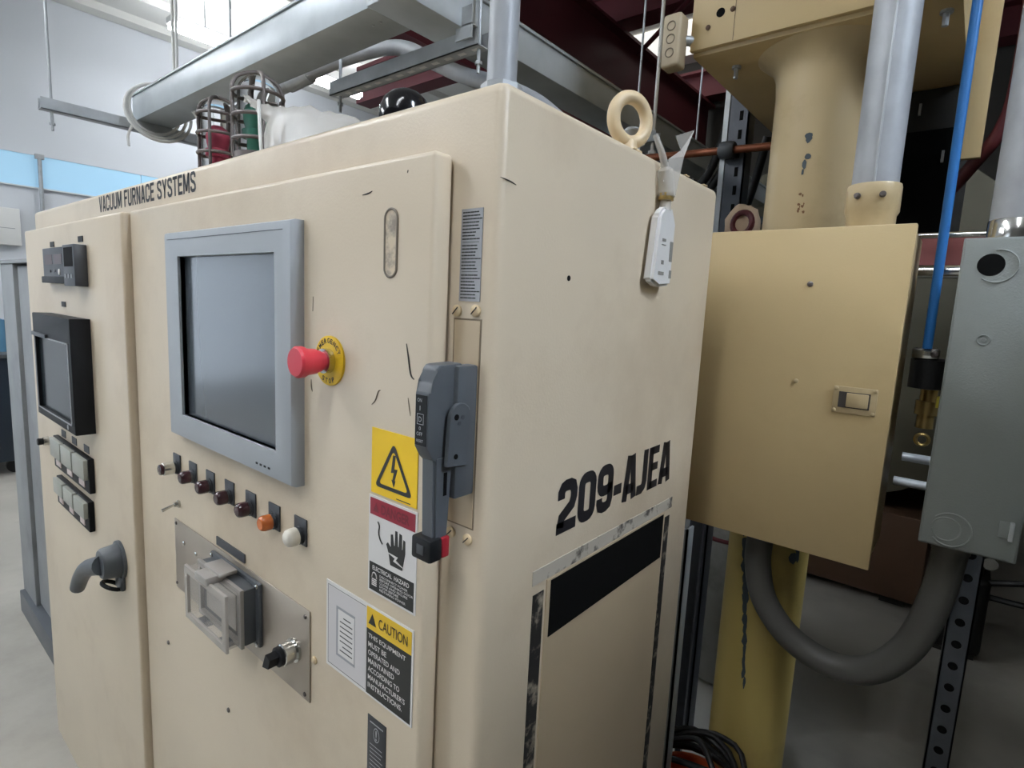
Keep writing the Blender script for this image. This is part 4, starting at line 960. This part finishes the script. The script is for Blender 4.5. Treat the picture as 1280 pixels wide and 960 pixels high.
# upright strut with copper pipe, cables
bp = thing('strut_post', 'dark slotted steel post beyond the cabinet corner', 'post', (-.31, 1.56, 0))
b = mk(); bx(b, -.352, -.268, 1.53, 1.534, 0, 3.2); bx(b, -.352, -.346, 1.53, 1.59, 0, 3.2); bx(b, -.274, -.268, 1.53, 1.59, 0, 3.2)
obj('channel', b, dark_steel, bp, smooth=False)
for i in range(18): obj('slot', bx(mk(), -.30, -.288, 1.5292, 1.53, 1.85 + i * .06, 1.88 + i * .06), blackm, bp, smooth=False)
b = mk(); bx(b, -.352, -.335, 1.526, 1.53, 0, 3.2); obj('bright_edge', b, galv, bp, smooth=False)
pipe('copper_pipe', 'copper pipe crossing the dark slotted post', [(-.75, 1.50, 2.188), (-.20, 1.50, 2.166), (.03, 1.50, 2.157)], .0125, copper, smooth=False)
cl = thing('pipe_coupling', 'dark coupling where the copper pipe meets the post', 'coupling', (-.325, 1.5, 2.17))
obj('block', lathe(mk(), (-.345, 1.50, 2.172), (1, 0, -.04), [(0, .024), (.01, .029), (.04, .029), (.05, .024)], 12), darkgrey, cl)
for k, (a, c_) in enumerate((((-.56, 1.72, 1.95), (-.36, 1.66, 2.42)), ((-.53, 1.74, 1.93), (-.33, 1.68, 2.42)), ((-.45, 1.9, 1.85), (-.30, 1.85, 2.3)))):
    pipe('black_cable', ['left one of the black cables slanting behind the post', 'middle one of the black cables slanting behind the post', 'right one of the black cables slanting behind the post'][k], [(a[0] - .05, a[1], .02), (a[0] - .03, a[1], 1.2), a, ((a[0] + c_[0]) / 2 + .01, a[1], (a[2] + c_[2]) / 2), c_], .016, rubber, 'cable')
pipe('white_rod', 'thin white rod beside the dark slotted post', [(-.23, 1.75, 2.0), (-.24, 1.75, 2.40)], .006, cord_white, 'rod', False)
o = obj('blue_grey_box', bx(mk(), -.30, -.12, 1.95, 2.2, 2.02, 2.14, .004), mat('blue_grey_paint', '8d9fae', .5)); tag(o, 'pale blue-grey box seen between post and column', 'box')
st_ = obj('box_shelf', bx(bx(mk(), -.34, -.10, 1.93, 2.3, 1.99, 2.02), -.34, -.30, 2.26, 2.30, 0, 1.99), dark_steel, smooth=False); tag(st_, 'dark steel shelf under the pale blue-grey box', 'shelf')
bg = thing('rag_bundle', 'crumpled cream and maroon bundle in the gap beside the column', 'bundle', (-.22, 1.35, 1.85))
b = mk(); bmesh.ops.create_icosphere(b, subdivisions=3, radius=1)
for q in b.verts: q.co = Vector((-.20 + q.co.x * .052, 1.36 + q.co.y * .04, 1.90 + q.co.z * .065)) + Vector((random.uniform(-.004, .004), 0, random.uniform(-.004, .004)))
obj('cloth', b, mat('cream_cloth', 'c0a78c', .7), bg)
b = mk(); torus(b, (-.185, 1.315, 1.90), (.3, 1, 0), .032, .009, 20, 8); obj('strap', b, hose_red, bg)
sb = thing('bundle_shelf', 'narrow shelf holding the crumpled bundle', 'shelf', (-.2, 1.37, 1.8))
obj('board', bx(mk(), -.26, -.13, 1.30, 1.44, 1.815, 1.837), dark_steel, sb, smooth=False); obj('leg', bx(mk(), -.25, -.23, 1.36, 1.38, 0, 1.815), dark_steel, sb, smooth=False)
# low gap between cabinet and column
gp = thing('floor_strut', 'grey strut upright tight behind the cabinet', 'post', (-.06, .75, 0))
obj('upright', bx(bx(mk(), -.075, -.045, .74, .745, 0, 1.142), -.05, -.045, .74, .775, 0, 1.142), galv, gp, smooth=False)
pipe('black_cable', 'upper black cable sagging under the tan enclosure', [(-.45, 1.62, .92), (-.30, 1.6, .86), (-.15, 1.62, .85), (.1, 1.66, .9)], .010, rubber, 'cable')
pipe('red_cable', 'lower dark red cable sagging under the tan enclosure', [(-.45, 1.62, .87), (-.30, 1.6, .80), (-.15, 1.62, .80), (.1, 1.66, .86)], .008, hose_red, 'cable')
o = obj('partition_board', bx(mk(), -.75, -.06, 1.9, 1.92, .02, .80, .004), mat('grey_white_panel', '8d8c86', .6, var=.1, scale=3, dirt='4a463c', dirt_amt=.6, dirt_scale=4)); tag(o, 'dirty pale panel standing behind the yellow column', 'panel')
o = obj('crate', bx(mk(), -.52, -.30, 1.2, 1.45, .0, .42, .006), brown_m); tag(o, 'brown crate on the floor behind the cabinet', 'crate')
# coil of black cable and orange bucket at the bottom edge
ob = thing('orange_bucket', 'orange bucket under the coil of black cable', 'bucket', (.0, .98, 0))
obj('pail', lathe(mk(), (-.03, .90, 0), (0, 0, 1), [(0, .085), (.38, .105), (.385, .112), (.40, .112), (.40, .1), (.30, .095)], 32, False), orange, ob)
obj('bottom', lathe(mk(), (-.03, .90, .004), (0, 0, 1), [(0, .084), (.006, .085)], 32), orange, ob)
cc = thing('cable_coil', 'coil of black cable lying on the orange bucket', 'cable', (-.03, .90, .40))
for k in range(7):
    pts = []
    for i in range(26):
        a = 2 * math.pi * i / 26
        rr = .118 - .008 * (k % 3) + random.uniform(-.003, .003)
        pts.append((-.03 + rr * math.cos(a) * 1.05, .90 + rr * math.sin(a) * .95, .415 + .010 * k + .022 * math.sin(a * 2 + k) * (k > 2)))
    obj('turn', tube(mk(), pts, .0075, 8, False, closed=True), rubber, cc)
obj('strand', tube(mk(), [(-.11, .86, .46), (-.04, .82, .515), (.04, .86, .50), (.1, .93, .45)], .008, 8), rubber, cc)
obj('strand', tube(mk(), [(-.10, .95, .46), (-.02, .90, .53), (.05, .84, .49), (.09, .82, .43)], .008, 8), rubber, cc)
# things on the dark floor at the right
mp_ = thing('vacuum_pump', 'black pump with a cable loop on the dark floor behind the post', 'pump', (.53, 3.1, 0))
obj('motor', bx(mk(), .36, .60, 3.0, 3.35, .02, .42, .03, 3), rubber, mp_)
obj('head', lathe(mk(), (.48, 3.1, .42), (0, 0, 1), [(0, .09), (.08, .09), (.1, .05), (.16, .05)], 18), machine, mp_)
obj('gauge', lathe(mk(), (.58, 2.99, .52), (0, -1, 0), [(0, .03), (.02, .03)], 16), chrome, mp_)
obj('foot', bx(mk(), .38, .58, 3.02, 3.3, 0, .02), machine, mp_, smooth=False)
obj('cable', tube(mk(), [(.59, 3.05, .40), (.78, 3.0, .47), (.88, 3.0, .42), (.80, 3.0, .36), (.59, 3.05, .33)], .015, 8), rubber, mp_)
nm = thing('blocker_machine', 'unseen tall machine cabinet added right of the camera to block light', 'machine', (1.0, .25, 0))  # out-of-frame body added to keep lamp light off the low right side
obj('case', bx(mk(), .565, 1.5, -.35, .78, .08, 1.75, .01), machine2, nm); obj('plinth', bx(mk(), .6, 1.48, -.33, .76, 0, .08), machine, nm, smooth=False)
obj('door', bx(mk(), .66, 1.42, -.366, -.35, .2, 1.68, .004), machine2, nm); obj('door_handle', bx(mk(), .70, .72, -.39, -.366, 1.0, 1.14, .004), chrome, nm)
pw = thing('blocker_cabinet', 'unseen tall cabinet added along the right side to shade the floor', 'cabinet', (1.5, 2.6, 0))  # out-of-frame body added to stop the right lamp reaching the floor
obj('case', bx(mk(), 1.04, 2.0, 1.0, 4.3, .06, 2.5, .01), machine2, pw); obj('plinth', bx(mk(), 1.06, 1.98, 1.02, 4.28, 0, .06), machine, pw, smooth=False)
for k in range(3): obj('door', bx(mk(), 1.028, 1.04, 1.05 + k * 1.08, 2.1 + k * 1.08, .15, 2.4, .004), machine2, pw)
ml = thing('dark_machine', 'dark machine frame to the right of the furnace', 'machine', (1.6, 4.8, 0))
obj('frame', bx(mk(), 1.1, 2.6, 4.6, 6.0, .1, 2.6, .02), machine2, ml); obj('plinth', bx(mk(), 1.15, 2.55, 4.65, 5.9, 0, .1), machine, ml, smooth=False)
obj('door', bx(mk(), 1.2, 1.8, 4.58, 4.6, .3, 2.3, .004), machine, ml)

bpy.data.objects.remove(_fo, do_unlink=True)
